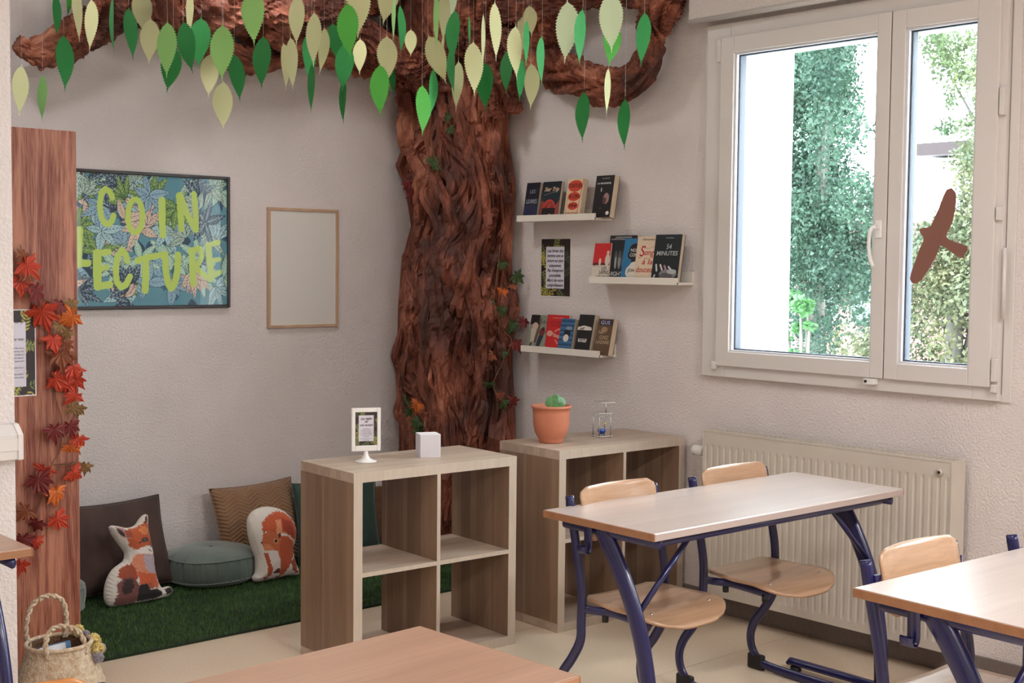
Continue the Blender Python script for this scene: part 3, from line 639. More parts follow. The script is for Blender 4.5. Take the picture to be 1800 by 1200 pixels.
# ---- printed animal cushions
def animal(name, label, outline, feats, p0, tilt, sc, off, T, m, base=(214, 206, 198), step=.0032):
    """outline/feature polygons in crop coordinates; laid out on a tilted plane through p0, facing the room"""
    Mx = Matrix.Translation(V(p0)) @ Matrix.Rotation(-tilt, 4, 'X'); Mi = Mx.inverted(); nrm = (Mx.to_3x3() @ V((0, -1, 0)))
    def loc(q):
        w_ = Mi @ hitp(q[0]/sc+off[0], q[1]/sc+off[1], V(p0), nrm); return (w_.x, w_.z)
    O = np.array([loc(q) for q in outline]); 
    # smooth the outline
    for _ in range(1): O = np.concatenate([np.stack([O*.75+np.roll(O, -1, 0)*.25, O*.25+np.roll(O, -1, 0)*.75], 1).reshape(-1, 2)])
    x0, y0 = O.min(0)-step; x1, y1 = O.max(0)+step; nx = int((x1-x0)/step)+1; ny = int((y1-y0)/step)+1
    X, Y = np.meshgrid(x0+np.arange(nx)*step, y0+np.arange(ny)*step)
    A = O; B = np.roll(O, -1, 0); Q = np.stack([X.ravel(), Y.ravel()], 1)
    best = np.full(len(Q), 9.); bx = Q.copy()
    for a, b in zip(A, B):
        d = b-a; tt = np.clip(((Q-a)@d)/(d@d+1e-12), 0, 1); pr = a+tt[:, None]*d; dd = np.linalg.norm(Q-pr, axis=1); k = dd < best; best[k] = dd[k]; bx[k] = pr[k]
    ins = inpoly(X, Y, O).ravel(); keep = ins.reshape(ny, nx)
    cell = keep[:-1, :-1] | keep[1:, :-1] | keep[:-1, 1:] | keep[1:, 1:]
    R = .045; dist = np.where(ins, best, 0); Q2 = np.where(ins[:, None], Q, bx)
    th = T/2*np.sqrt(np.clip(1-(1-np.clip(dist/R, 0, 1))**2, 0, 1))*(.75+.25*np.clip(dist/.09, 0, 1))
    C = np.empty((len(Q), 3)); C[:] = lin(base)
    jx = np.array([noise.noise(V((q[0]*260, q[1]*110, 1.))) for q in Q]); jy = np.array([noise.noise(V((q[0]*110, q[1]*260, 7.))) for q in Q])
    for f in feats:
        col, pts, fuzz = f[0], f[1], f[2]; P = np.array([loc(q) for q in pts]); m_ = inpoly(Q[:, 0]+jx*fuzz, Q[:, 1]+jy*fuzz, P)
        C[m_] = lin(col)
    tone = 1+.28*jx[:, None]*(1 if True else 0); dark = (C.sum(1) < 1.6)[:, None]; C = np.where(dark, C*tone, C); C = np.clip(C, 0, 1)
    idx = -np.ones(ny*nx, int); used = np.zeros((ny, nx), bool); used[:-1, :-1] |= cell; used[1:, :-1] |= cell; used[:-1, 1:] |= cell; used[1:, 1:] |= cell
    ui = np.where(used.ravel())[0]; idx[ui] = np.arange(len(ui)); N = len(ui)
    crin = .003*np.sin(np.arctan2(Q2[:, 1], Q2[:, 0])*60)*np.clip(1-dist/.03, 0, 1)*ins
    vs = [(Q2[k, 0], -th[k]-crin[k]*.6, Q2[k, 1]) for k in ui]+[(Q2[k, 0], th[k], Q2[k, 1]) for k in ui]; fs = []
    for j in range(ny-1):
        for i in range(nx-1):
            if cell[j, i]:
                a, b, c, d = idx[j*nx+i], idx[j*nx+i+1], idx[(j+1)*nx+i+1], idx[(j+1)*nx+i]; fs.append((a, b, c, d)); fs.append((a+N, d+N, c+N, b+N))
    me = me_py(name, vs, fs); colattr(me, np.concatenate([C[ui], np.tile(lin(base), (N, 1))])); 
    o = link(name, me, m, None, True); o.matrix_world = Mx; tag(o, label, 'cushion'); return o, loc
PR = printmat('printed_plush', .85, sheen=.2)
fox_o = [(128, 275), (140, 262), (165, 258), (230, 268), (310, 288), (370, 275), (412, 250), (440, 200), (470, 165), (500, 140), (528, 142), (540, 170), (538, 270), (545, 330), (568, 420), (580, 500), (594, 560), (604, 700), (640, 850), (680, 920), (720, 905), (765, 898), (800, 935), (790, 965), (745, 1005), (690, 1028), (540, 1052), (400, 1082), (250, 1108), (150, 1118), (110, 1112), (82, 1060), (74, 970), (92, 860), (130, 770), (175, 710), (240, 665), (285, 630), (296, 560), (275, 520), (220, 450), (165, 370), (135, 310)]
RED = (176, 84, 48); RD2 = (140, 66, 44); DKB = (58, 40, 40); LIL = (176, 160, 168); WHT = (220, 210, 204)
fox_f = [(RED, [(300, 300), (380, 285), (440, 255), (480, 215), (530, 250), (545, 330), (570, 430), (570, 470), (500, 470), (420, 495), (370, 520), (310, 480), (290, 420), (270, 380)], .006),
 ((168, 128, 120), [(168, 275), (240, 285), (330, 325), (345, 380), (290, 400), (230, 380), (190, 330)], .003), (DKB, [(180, 290), (225, 300), (255, 345), (270, 385), (225, 365), (190, 325)], .003), (RD2, [(270, 300), (330, 320), (340, 380), (280, 390), (262, 340)], .004),
 (DKB, [(470, 230), (488, 175), (506, 150), (500, 200), (486, 240)], .002), ((190, 150, 140), [(490, 235), (505, 170), (525, 160), (530, 260)], .002),
 ((206, 120, 72), [(400, 300), (470, 260), (520, 300), (500, 350), (430, 350)], .006),
 (RD2, [(520, 400), (565, 430), (572, 480), (545, 495), (520, 460)], .002), (DKB, [(425, 405), (450, 388), (490, 386), (512, 402), (500, 425), (460, 436), (435, 428)], .001), ((92, 84, 84), [(445, 402), (465, 392), (485, 400), (480, 420), (458, 424)], .0), (DKB, [(395, 440), (440, 415), (435, 430), (400, 452)], .001),
 (WHT, [(380, 525), (420, 495), (500, 470), (560, 490), (578, 520), (575, 545), (500, 555), (420, 550)], .004), (DKB, [(495, 505), (520, 512), (548, 530), (540, 535), (510, 520)], .001), (DKB, [(562, 480), (578, 490), (578, 520), (565, 500)], 0),
 ((206, 130, 100), [(350, 590), (400, 555), (590, 560), (604, 700), (620, 800), (560, 900), (500, 890), (420, 860), (360, 740), (330, 650)], .007),
 (LIL, [(440, 565), (590, 560), (600, 690), (590, 750), (520, 760), (470, 700)], .007), ((196, 90, 54), [(380, 740), (480, 760), (590, 760), (625, 860), (620, 910), (520, 910), (410, 880)], .008),
 ((150, 70, 46), [(210, 720), (270, 680), (330, 665), (370, 720), (385, 820), (330, 840), (240, 830), (180, 800)], .008), ((120, 72, 66), [(170, 880), (230, 820), (330, 800), (400, 870), (420, 1000), (380, 1075), (250, 1100), (160, 1105), (150, 1040), (180, 980)], .010), (DKB, [(250, 830), (330, 810), (350, 880), (330, 960), (260, 990), (210, 950)], .010),
 ((38, 30, 34), [(410, 880), (490, 870), (520, 930), (600, 920), (650, 950), (655, 990), (600, 1025), (400, 1060), (390, 1000)], .004), ((150, 84, 60), [(500, 860), (540, 850), (560, 920), (510, 930)], .004), ((38, 30, 34), [(690, 930), (755, 908), (785, 930), (760, 965), (705, 990)], .001)]
fz = (-1.95, -.125, .024)
animal('fox_cushion', 'fox shaped printed cushion sitting in front of the dark brown cushion', fox_o, fox_f, fz, .16, 6, (170, 880), .095, PR)
sq_o = [(155, 1040), (170, 1005), (190, 985), (195, 900), (190, 800), (160, 720), (130, 620), (105, 520), (95, 400), (105, 330), (140, 270), (200, 225), (300, 197), (400, 205), (500, 235), (570, 290), (620, 350), (655, 430), (668, 510), (650, 600), (620, 690), (640, 790), (665, 880), (700, 945), (698, 1000), (640, 1008), (560, 1010), (470, 1030), (430, 1055), (380, 1050), (310, 1068), (220, 1090), (170, 1078)]
sq_f = [((186, 84, 48), [(225, 480), (215, 380), (280, 310), (360, 260), (430, 245), (520, 285), (590, 340), (630, 420), (650, 500), (625, 600), (600, 590), (520, 520), (400, 500), (300, 500)], .012), ((150, 58, 34), [(450, 330), (560, 370), (600, 480), (610, 590), (520, 520), (460, 450)], .012),
 ((190, 100, 62), [(232, 520), (290, 490), (380, 500), (430, 540), (520, 540), (590, 600), (610, 700), (600, 780), (540, 850), (500, 960), (440, 980), (430, 850), (400, 780), (330, 700), (250, 710), (220, 620)], .003), ((206, 128, 84), [(240, 640), (300, 630), (360, 690), (320, 710), (250, 720)], .004),
 ((176, 78, 44), [(450, 550), (540, 560), (590, 640), (600, 760), (560, 860), (500, 960), (445, 900), (430, 780), (420, 650)], .006), ((214, 140, 104), [(375, 350), (440, 345), (450, 500), (425, 540), (385, 490)], .004), ((176, 84, 54), [(228, 420), (255, 490), (240, 520), (228, 500)], 0), ((90, 40, 34), [(400, 520), (425, 500), (440, 540), (415, 570)], .001),
 ((178, 78, 46), [(245, 740), (290, 740), (330, 860), (350, 940), (330, 1000), (290, 1020), (290, 900)], .003), (WHT, [(300, 720), (350, 700), (400, 720), (430, 830), (430, 920), (350, 910), (320, 850)], .004), ((90, 40, 34), [(350, 970), (410, 910), (440, 930), (430, 970), (380, 980)], .002),
 ((168, 74, 44), [(440, 880), (520, 900), (490, 990), (430, 1010)], .003), ((150, 66, 40), [(560, 850), (620, 780), (650, 880), (640, 950), (590, 950)], .003), ((176, 80, 76), [(240, 1020), (300, 1015), (300, 1050), (255, 1055)], .002), ((176, 70, 76), [(610, 945), (670, 940), (675, 965), (620, 972)], .002), ((150, 66, 50), [(400, 1010), (450, 1005), (440, 1040), (395, 1040)], .002),
 ((222, 160, 120), [(345, 590), (365, 568), (395, 572), (402, 600), (385, 630), (360, 622)], 0), ((36, 24, 28), [(356, 592), (370, 576), (390, 580), (396, 600), (382, 620), (364, 614)], 0), ((40, 26, 30), [(208, 610), (222, 605), (224, 630), (212, 634)], 0)]
animal('squirrel_cushion', 'red squirrel shaped printed cushion leaning on the tan knit cushion', sq_o, sq_f, (-1.30, -.14, .022), .12, 6.667, (420, 860), .09, PR)
# ---- wood grain board with garland
PBY = -.84
t = thing('wood_grain_panel', 'tall reddish wood grain board standing behind the left wall edge', 'panel', (-2.52, PBY, 0))
PG = grain('red_wood_film', (112, 50, 34), (176, 116, 92), 'z', rough=.5, scale=26)
for n_ in PG.node_tree.nodes:
    if n_.type == 'VALTORGB': n_.color_ramp.elements[0].position = .42; n_.color_ramp.elements[1].position = .58
box('board', -.46, 0, 0, .022, 0, 2.015, PG, t, .001); box('edge_strip', 0, .0022, -.0005, .0225, 0, 2.012, mat('board_edge', (166, 120, 98), .5), t); box('rear_foot', -.44, -.04, .022, .12, 0, .03, PG, t)
def maple(L, curl=.25):
    """five lobed leaf, stem at origin, tip along +y, lying in xy with folded relief"""
    pts = []
    for a, r_ in [(-90, .05), (-62, .30), (-48, .42), (-40, .30), (-20, .42), (-6, .72), (6, .58), (16, .56), (22, .40), (40, .62), (52, .80), (60, .58), (72, .62), (84, .80), (90, 1.02)]: pts.append((a, r_))
    full = pts+[(180-a, r_) for a, r_ in pts[::-1][1:]]
    P = [(r_*math.cos(math.radians(a))*L*.62, (r_*math.sin(math.radians(a))+.12)*L*.62) for a, r_ in full]
    vs = [(0, .10*L, .012*L)]; 
    for k, (x, y) in enumerate(P): rr = math.hypot(x, y); vs.append((x, y, -curl*rr*rr/L+(.05*L if k % 2 else -.03*L)*.6))
    n = len(P); fs = [(0, i+1, (i+1) % n+1) for i in range(n)]; return vs, fs
LEAFM = {'r': mat('red_silk_leaf', (178, 48, 34), .6, rgb2=(200, 78, 46), vscale=30, trans=.15), 'd': mat('maroon_silk_leaf', (96, 30, 32), .6, rgb2=(132, 44, 40), vscale=30, trans=.1), 'o': mat('orange_silk_leaf', (196, 84, 36), .6, rgb2=(222, 132, 58), vscale=30, trans=.15),
 'k': mat('olive_silk_leaf', (122, 92, 54), .7, rgb2=(146, 112, 74), vscale=30, trans=.1), 'g': mat('green_silk_leaf', (42, 66, 34), .6, rgb2=(72, 92, 46), vscale=30, trans=.1), 'b': mat('brown_silk_leaf', (118, 62, 40), .7, rgb2=(150, 84, 54), vscale=30, trans=.1)}
_mp = {}
def maple_obj(code, loc, L, face, roll, parent, rr):
    key = (code, rr.randrange(3))
    if key not in _mp:
        vs, fs = maple(1, .15+.15*key[1]); me = me_py('maple_leaf', vs, fs); me.materials.append(LEAFM[code]); _mp[key] = me
    o = bpy.data.objects.new('maple_leaf', _mp[key]); COL.objects.link(o); o.parent = parent
    z = V(face).normalized(); x = z.cross(V((0, 0, 1))); x.normalize(); y = z.cross(x)*-1
    M = Matrix((( x.x, y.x, z.x), (x.y, y.y, z.y), (x.z, y.z, z.z))).to_4x4() @ Matrix.Rotation(roll, 4, 'Z') @ Matrix.Rotation(rr.uniform(-.5, .5), 4, 'X') @ Matrix.Rotation(rr.uniform(-.5, .5), 4, 'Y')
    o.matrix_local = Matrix.Translation(loc) @ M @ Matrix.Scale(L, 4); return o
def garland(name, label, vine, leaves, plane, face, seed, lift=.02):
    r = random.Random(seed); p0 = plane(*vine[0]); t = thing(name, label, 'garland', p0)
    tube('vine', catmull([plane(*q)-p0+V(face)*.012 for q in vine], 5), .0022, mat('vine_stem', (120, 84, 56), .7), t, ns=6)
    for (x, y, L, c) in leaves:
        p = plane(x, y)-p0+V(face)*(lift+r.uniform(0, .025)); maple_obj(c, p, L, V(face)+V((r.uniform(-.3, .3), 0, r.uniform(-.2, .3))), r.uniform(0, 2*PI) if c == 'x' else PI+r.uniform(-.9, .9), t, r)
    return t
fb = lambda x, y: hit(x, y, y=PBY)
garland('maple_garland', 'red autumn maple leaf garland hanging down the wood grain board', [(35, 430), (48, 500), (85, 530), (128, 545), (115, 600), (95, 680), (108, 740), (105, 790), (92, 815), (135, 812), (95, 830), (60, 910), (50, 960)],
 [(38, 462, .13, 'r'), (34, 490, .12, 'r'), (58, 503, .12, 'd'), (48, 478, .09, 'b'), (68, 540, .15, 'r'), (100, 530, .09, 'd'), (128, 552, .13, 'o'), (122, 528, .08, 'k'), (90, 590, .11, 'r'), (102, 570, .07, 'k'), (118, 580, .07, 'k'), (103, 615, .13, 'b'), (128, 640, .12, 'r'), (118, 625, .08, 'b'), (90, 662, .11, 'r'), (113, 670, .11, 'r'), (128, 662, .09, 'r'), (133, 690, .10, 'r'), (120, 712, .08, 'k'), (138, 712, .07, 'k'), (92, 748, .11, 'd'), (118, 742, .09, 'd'), (118, 780, .12, 'o'), (137, 765, .09, 'r'), (148, 813, .07, 'k'), (122, 826, .11, 'r'), (78, 820, .11, 'r'), (60, 835, .13, 'd'), (95, 856, .12, 'o'), (48, 892, .10, 'b'), (64, 912, .09, 'd'), (92, 905, .11, 'r'), (58, 945, .09, 'r'), (38, 940, .11, 'd'), (36, 985, .09, 'r'), (110, 600, .08, 'b'), (42, 445, .08, 'b')], fb, (-.2, -1, .05), 2)
# ---- poster pinned on the board
def fern_border(c, W, H, inner, seed=1, dark=(44, 36, 40)):
    r = random.Random(seed); c.C[:] = lin(dark); cols = [(140, 150, 84), (104, 118, 74), (176, 164, 76), (74, 84, 62)]
    for _ in range(int(15*H/W*1.2)):
        x, y, a, col = r.uniform(0, W), r.uniform(0, H), r.uniform(0, 2*PI), r.choice(cols); s = W*.16
        for k in range(5):
            bx, by = x+k*s*.42*math.cos(a), y+k*s*.42*math.sin(a)
            for sg in (-1, 1): c.leaf(bx, by, a+sg*1.0, s*.72, s*.12, col)
    x0, y0, x1, y1 = inner; c.rect(x0, y0, x1, y1, (212, 208, 222))
# left poster
p = hit(61, 693, y=PBY); q = hit(58, 545, y=PBY); PW, PH = .19, q.z-p.z
t = thing('instruction_poster', 'fern bordered instruction sheet on the wood grain board, cut by the left wall', 'poster', (q.x+.004-PW, PBY-.003, p.z))
c = Canvas(PW, PH, .0016, (44, 36, 40)); fern_border(c, PW, PH, (.035, .032, PW-.033, PH-.042), 4)
box('sheet', -.004, PW+.004, 0, .002, -.004, PH+.004, PAPERW, t); c.mesh('printed_sheet', lambda x, y: (x, -.0006, y), printmat('glossy_print', .45), t)
for k, (s, z, sz) in enumerate([('regles du jeu, ici, on lit ici ly', .225, .017), ('calme et en silence me', .172, .017), ('on range les livres ici ca', .145, .009), ('on peut lire assis ou tu, tue', .135, .009), ('on respecte tout le lieu el', .125, .009), ('une place sur les tapis maison', .115, .009), ('sans un bruit merci aussi ont', .105, .009), ('chacun son tour avec les e', .085, .009), ('bonne lecture et bon plaisir', .065, .009), ('le coin lecture vous salue', .055, .009)]):
    text(s[-14:], sz, INK, t, Matrix.Translation((PW-.042, -.0012, z*PH/.26)) @ Matrix.Rotation(PI/2, 4, 'X'), shear=.3, align='RIGHT')
# ---- woven basket
t = thing('straw_basket', 'woven straw basket with rope handles and pompoms beside the left wall', 'basket', (-2.835, -1.40, 0))
STRAW = mat('woven_straw', (176, 150, 122), .9, rgb2=(206, 190, 168), vscale=60, bump=.8, bscale=120); STRAWI = mat('inner_straw', (122, 88, 62), .9, var=.15, vscale=80, bump=.6, bscale=120)
def bd(th, q, r): return .0022*math.sin(th*44+q*80)+.0016*math.cos(q*150)
prof = [(.02, 0), (.10, .0), (.128, .02), (.148, .08), (.150, .12), (.140, .17), (.120, .22), (.104, .26), (.099, .288)]; prof = [tuple(p) for p in catmull([(a, 0, b) for a, b in prof], 5)]; prof = [(p[0], p[2]) for p in prof]
n = 96; vs = []; fs = []
for i, (r_, z) in enumerate(prof):
    for k in range(n): th = 2*PI*k/n; rr = r_+bd(th, i/len(prof), r_); vs.append((rr*math.cos(th), rr*math.sin(th), z))
for i in range(len(prof)-1):
    for k in range(n): fs.append((i*n+k, i*n+(k+1) % n, (i+1)*n+(k+1) % n, (i+1)*n+k))
mo('basket_body', vs, fs, STRAW, t, True)
mo('lining', [(x*.97, y*.97, z+.001) for x, y, z in vs], [f[::-1] for f in fs], STRAWI, t, True)
rim = [(.102*math.cos(a), .102*math.sin(a), .289) for a in np.linspace(0, 2*PI, 49)]; tube('rim_braid', rim, .007, STRAW, t, ns=8, ref=V((0, 0, 1)))
def rope(nm, pts, par, r0=.0055):
    pts = catmull(pts, 14); 
    bm = bmesh.new()
    for ph_ in (0, PI):
        P = []
        for i, p in enumerate(pts):
            d = (pts[min(i+1, len(pts)-1)]-pts[max(i-1, 0)]).normalized(); a = V((0, 1, 0))-d*d.y; a.normalize(); b = d.cross(a); th = ph_+i*.55; P.append(p+(a*math.cos(th)+b*math.sin(th))*r0*.8)
        sweep(bm, P, r0, ns=6)
    return bmo(nm, bm, STRAW, par, True)
rope('rope_handle', [(-.070, .07, .27), (-.078, .078, .33), (-.058, .078, .405), (-.005, .075, .43), (.045, .075, .405), (.058, .075, .34), (.052, .075, .28)], t)
rope('rope_handle', [(-.066, -.078, .262), (-.076, -.078, .31), (-.05, -.06, .352), (.0, -.055, .355), (.045, -.066, .325), (.058, -.085, .262)], t)
POM = [mat('cream_wool', (226, 210, 150), .95, var=.1, vscale=200), mat('grey_wool', (186, 180, 188), .95, var=.15, vscale=200)]
def pompom(x, y, z, r_, k):
    rr = random.Random(k); vs = []; fs = []
    for i in range(700):
        d = V((rr.gauss(0, 1), rr.gauss(0, 1), rr.gauss(0, 1))).normalized(); e = d.cross(V((rr.random(), rr.random(), rr.random()))).normalized()*.0013; L = r_*rr.uniform(.85, 1.08); b = len(vs)
        vs += [tuple(d*r_*.4-e*2), tuple(d*r_*.4+e*2), tuple(d*L+e), tuple(d*L-e)]; fs.append((b, b+1, b+2, b+3))
    bmx = bmesh.new(); bmesh.ops.create_icosphere(bmx, subdivisions=2, radius=r_*.8); mx_ = bpy.data.meshes.new('x'); bmx.to_mesh(mx_); bmx.free(); b = len(vs); vs += [tuple(v.co) for v in mx_.vertices]; fs += [tuple(i+b for i in p.vertices) for p in mx_.polygons]
    mo('pompom', [(a+x, b_+y, c_+z) for a, b_, c_ in vs], fs, POM[k % 2], t)
for k, (x, y, z, r_) in enumerate([(.088, .05, .302, .021), (.100, .02, .292, .016), (.118, .0, .272, .026), (.130, -.03, .252, .018), (.104, -.065, .262, .022), (.098, -.082, .240, .019)]): pompom(x, y, z, r_, k)
tag(box('magazine', -.07, .05, -.008, .004, -.02, .195, PAPERW, None, M=Matrix.Translation((-2.845, -1.415, .085)) @ Matrix.Rotation(.2, 4, 'Z') @ Matrix.Rotation(-.2, 4, 'X')), 'white edged magazine standing in the straw basket', 'magazine')
tag(box('blue_magazine', -.05, .065, -.006, .006, -.02, .192, mat('blue_cover', (98, 134, 178), .5), None, M=Matrix.Translation((-2.835, -1.39, .085)) @ Matrix.Rotation(.2, 4, 'Z') @ Matrix.Rotation(-.15, 4, 'X')), 'blue covered magazine leaning in the straw basket', 'magazine')
bpy.data.objects['blue_magazine'].name = 'magazine'
# ================================================================== ON THE WALLS
# ---- framed COIN LECTURE poster
PYW = YB-.022
q = hit(405, 311, y=PYW); p = hit(403.5, 540.5, y=PYW); FX1, FZ0, FZ1 = q.x, p.z, q.z; FX0 = FX1-.945
t = thing('framed_poster', 'framed jungle print poster reading COIN LECTURE on the back wall', 'poster', (FX0, PYW, FZ0)); FW, FH = FX1-FX0, FZ1-FZ0
FRM = mat('black_brown_frame', (40, 28, 28), .35)
for nm, a in (('frame_side', (0, .016, 0, FH)), ('frame_side', (FW-.016, FW, 0, FH)), ('frame_rail', (.016, FW-.016, 0, .016)), ('frame_rail', (.016, FW-.016, FH-.016, FH))): box(nm, a[0], a[1], 0, .018, a[2], a[3], FRM, t, .003)
box('backing', .01, FW-.01, .010, .0195, .01, FH-.01, BLACK, t)
W_, H_ = FW-.03, FH-.03; c = Canvas(W_, H_, .0026, (92, 140, 158)); r = random.Random(12)
for _ in range(60): c.leaf(r.uniform(0, W_), r.uniform(0, H_), r.uniform(0, 6.28), r.uniform(.08, .16), r.uniform(.015, .035), r.choice([(58, 98, 120), (96, 142, 158), (48, 70, 104), (40, 60, 84)]))
spots = [(r.uniform(0, W_), r.uniform(0, H_)) for _ in range(84)]
pal = [((222, 194, 176), (64, 52, 66), (140, 110, 110)), ((176, 204, 210), (34, 52, 78), (80, 110, 130)), ((96, 128, 74), (26, 50, 46), (176, 196, 110)), ((182, 196, 186), (28, 66, 66), (40, 92, 80)), ((150, 178, 196), (36, 54, 84), (70, 100, 140)), ((52, 66, 92), (20, 28, 40), (170, 190, 200)), ((150, 186, 172), (24, 60, 60), (220, 228, 206))]
for k, (x, y) in enumerate(spots):
    fill, line, vein = pal[k % 7]; a0 = r.uniform(0, 6.28); nn = r.choice([4, 5, 6]); sp = r.choice([2.2, 3.2, 5.6])
    for i in range(nn): c.leaf(x, y, a0+sp*i/nn, r.uniform(.075, .135), r.uniform(.013, .024), fill, line, vein, .0026)
SH = dict()
def ppx(cx, cy, sc=4.615, ox=130, oy=290):
    w_ = hit(ox+cx/sc, oy+cy/sc, y=PYW-.001); return (w_.x-FX0-.015, w_.z-FZ0-.015)
LIME = (192, 210, 98); B_ = 270
def st(pts, wd=.026, ox=130): c.stroke([ppx(x, y, ox=ox) for x, y in pts], wd, LIME)
st([(318, 262), (298, 215), (262, 192), (230, 225), (217, 330), (228, 420), (255, 470), (290, 480), (316, 455), (328, 410)], .028)
th_ = [(505+60*math.cos(a), 412+135*math.sin(a)) for a in np.linspace(0, 2*PI, 25)]; st(th_, .027)
st([(75, 285), (76, 420), (82, 565)], .036, B_); st([(215, 250), (228, 400), (232, 515)], .034, B_); st([(225, 245), (280, 400), (345, 520)], .032, B_); st([(335, 235), (350, 400), (352, 525)], .030, B_)
st([(52, 525), (48, 660), (40, 805)], .036); st([(40, 800), (120, 795)], .034)
st([(195, 715), (195, 850), (200, 985)], .040); st([(195, 715), (290, 705)], .028); st([(200, 845), (275, 830)], .026); st([(200, 985), (300, 968)], .034)
st([(440, 775), (428, 725), (395, 690), (362, 740), (345, 850), (355, 950), (390, 992), (430, 970), (462, 905)], .030)
st([(520, 775), (600, 750), (720, 728)], .030); st([(592, 760), (590, 900), (585, 1015)], .036)
st([(100, 725), (108, 870), (125, 960), (150, 1000), (180, 960), (200, 860), (206, 730)], .034, B_)
st([(318, 695), (322, 830), (330, 958)], .036, B_); st([(320, 690), (385, 678), (400, 740), (370, 800), (335, 830)], .028, B_); st([(345, 825), (400, 880), (465, 925)], .030, B_)
st([(450, 655), (462, 780), (480, 900)], .036, B_); st([(450, 652), (535, 625)], .026, B_); st([(470, 775), (545, 765)], .022, B_); st([(480, 905), (545, 870)], .026, B_)
c.mesh('print', lambda x, y: (x+.015, .0085, y+.015), printmat('poster_print', .55), t)
box('acrylic_sheet', .012, FW-.012, .0035, .0055, .012, FH-.012, glassmat('matt_acrylic', 1.22), t)
# ---- small whiteboard
YW = YB-.016; a, b = hit(471.5, 577, y=YW), hit(595.5, 369, y=YW)
t = thing('whiteboard', 'small blank whiteboard in a light wooden frame on the back wall', 'whiteboard', (a.x, YW, a.z)); ww, hh_ = b.x-a.x, b.z-a.z
LW = grain('light_frame_wood', (176, 140, 112), (198, 166, 138), 'z')
for a_ in ((0, .016, 0, hh_), (ww-.016, ww, 0, hh_)): box('frame_side', a_[0], a_[1], 0, .0155, a_[2], a_[3], LW, t, .001)
for a_ in ((0.016, ww-.016, 0, .014), (.016, ww-.016, hh_-.014, hh_)): box('frame_rail', a_[0], a_[1], 0, .0155, a_[2], a_[3], LW, t, .001)
box('board_surface', .014, ww-.014, .006, .012, .012, hh_-.012, mat('board_enamel', (216, 213, 208), .3), t)
# ---- instruction card on the window wall
Y0_, Y1_ = hit(953, 420, x=0), hit(1002.5, 521, x=0); cw, ch = Y0_.y-Y1_.y, Y0_.z-Y1_.z
t = thing('rules_card', 'fern bordered instruction card taped on the wall between the ledges', 'card', (-.0035, Y0_.y, Y1_.z), -PI/2)
box('sheet', -.004, cw+.004, .0005, .002, -.006, ch+.003, PAPERW, t)
c = Canvas(cw, ch, .0016, (44, 36, 40)); fern_border(c, cw, ch, (cw*.165, ch*.13, cw*.80, ch*.865), 6, (40, 26, 28)); c.mesh('printed_sheet', lambda x, y: (x, -.0002, y), printmat('glossy_print'), t)
R90 = Matrix.Rotation(PI/2, 4, 'X')
for k, s in enumerate(['Les livres des', 'étagères sont en', 'lecture sur place', 'uniquement.', "Pas d'emprunt", 'possible.', 'Merci de votre', 'compréhension']):
    text(s, .0215, INK, t, Matrix.Translation((cw*.485, -.0008, ch*(.79-k*.086))) @ R90, shear=.35, bold=.0004, width=cw*(.56 if len(s) > 12 else .42))
# ---- picture ledges
def ledge(label, y0, z, L=.55):
    """z = inside floor of the ledge; x to the room, runs along -y from y0"""
    t = thing('picture_ledge', label, 'shelf', (0, y0, z))
    box('base', -.118, 0, -L, 0, -.012, 0, WHITELAC, t, .001); box('front_lip', -.120, -.108, -L, 0, -.012, .020, WHITELAC, t, .0012); box('back_rail', -.011, -.0005, -L, 0, .0004, .048, WHITELAC, t, .001); return t
LT, LM, LB = hit(908, 390, x=-.12), hit(1035, 497.5, x=-.12), hit(915, 617.5, x=-.12)
zT, zM, zB = LT.z+.012, LM.z+.012, LB.z+.012
ledge('top white picture ledge holding four paperbacks', LT.y, zT); ledge('middle white picture ledge on the right with five books', LM.y, zM); ledge('bottom white picture ledge holding five paperbacks', LB.y, zB)
# ---- books: local x = width (to the right), y = depth (to the wall), z up
def book(label, group, yb, z, w_, h, th, tilt, paint, words, cover=(30, 30, 34), xb=-.100, yaw=0, pages=True):
    w_ *= 1.05; h *= 1.06; t = thing('paperback', label, 'book', group=group)
    t.matrix_world = Matrix.Translation((xb, yb, z+.0008)) @ Matrix.Rotation(-PI/2+yaw, 4, 'Z') @ Matrix.Rotation(-tilt, 4, 'X')
    cm = mat('cover_board_%d_%d_%d' % cover, cover, .45)
    f = box('front_cover', 0, w_, 0, .0012, 0, h, cm, t); box('back_cover', 0, w_, th-.0008, th, 0, h, cm, t); box('spine', -.0006, .0004, 0, th, 0, h, cm, t)
    box('page_block', .0008, w_-.0015, .0014, th-.001, .001, h-.001, PAGES, t)
    c = Canvas(w_, h, .0014, cover); paint(c, w_, h); c.mesh('cover_print', lambda x, y: (x, -.0003, y), printmat('cover_print', .45), f)
    for (s, fx, fz, sz, col, wd, sh) in words:
        text(s, sz, mat('ink_%d_%d_%d' % col, col, .5), f, Matrix.Translation((w_*fx, -.0008, h*fz)) @ R90, name='cover_lettering', shear=sh, bold=.0004, width=wd*w_ if wd else None)
    return t
yT = lambda px: hit(px, 381, x=-.10).y
yM = lambda px: hit(px, 489, x=-.10).y
yB = lambda px: hit(px, 609, x=-.10).y
G1, G2, G3 = 'paperbacks on the top picture ledge', 'books on the middle picture ledge', 'paperbacks on the bottom picture ledge'
def b1(c, w, h): c.rect(0, 0, w, h*.35, (34, 38, 72)); c.rect(0, 0, w, h*.08, (70, 40, 62)); c.stroke([(w*.1, h*.35), (w*.9, h*.4)], .001, (120, 126, 150)); c.stroke([(w*.1, h*.62), (w*.9, h*.62)], .001, (120, 126, 150))
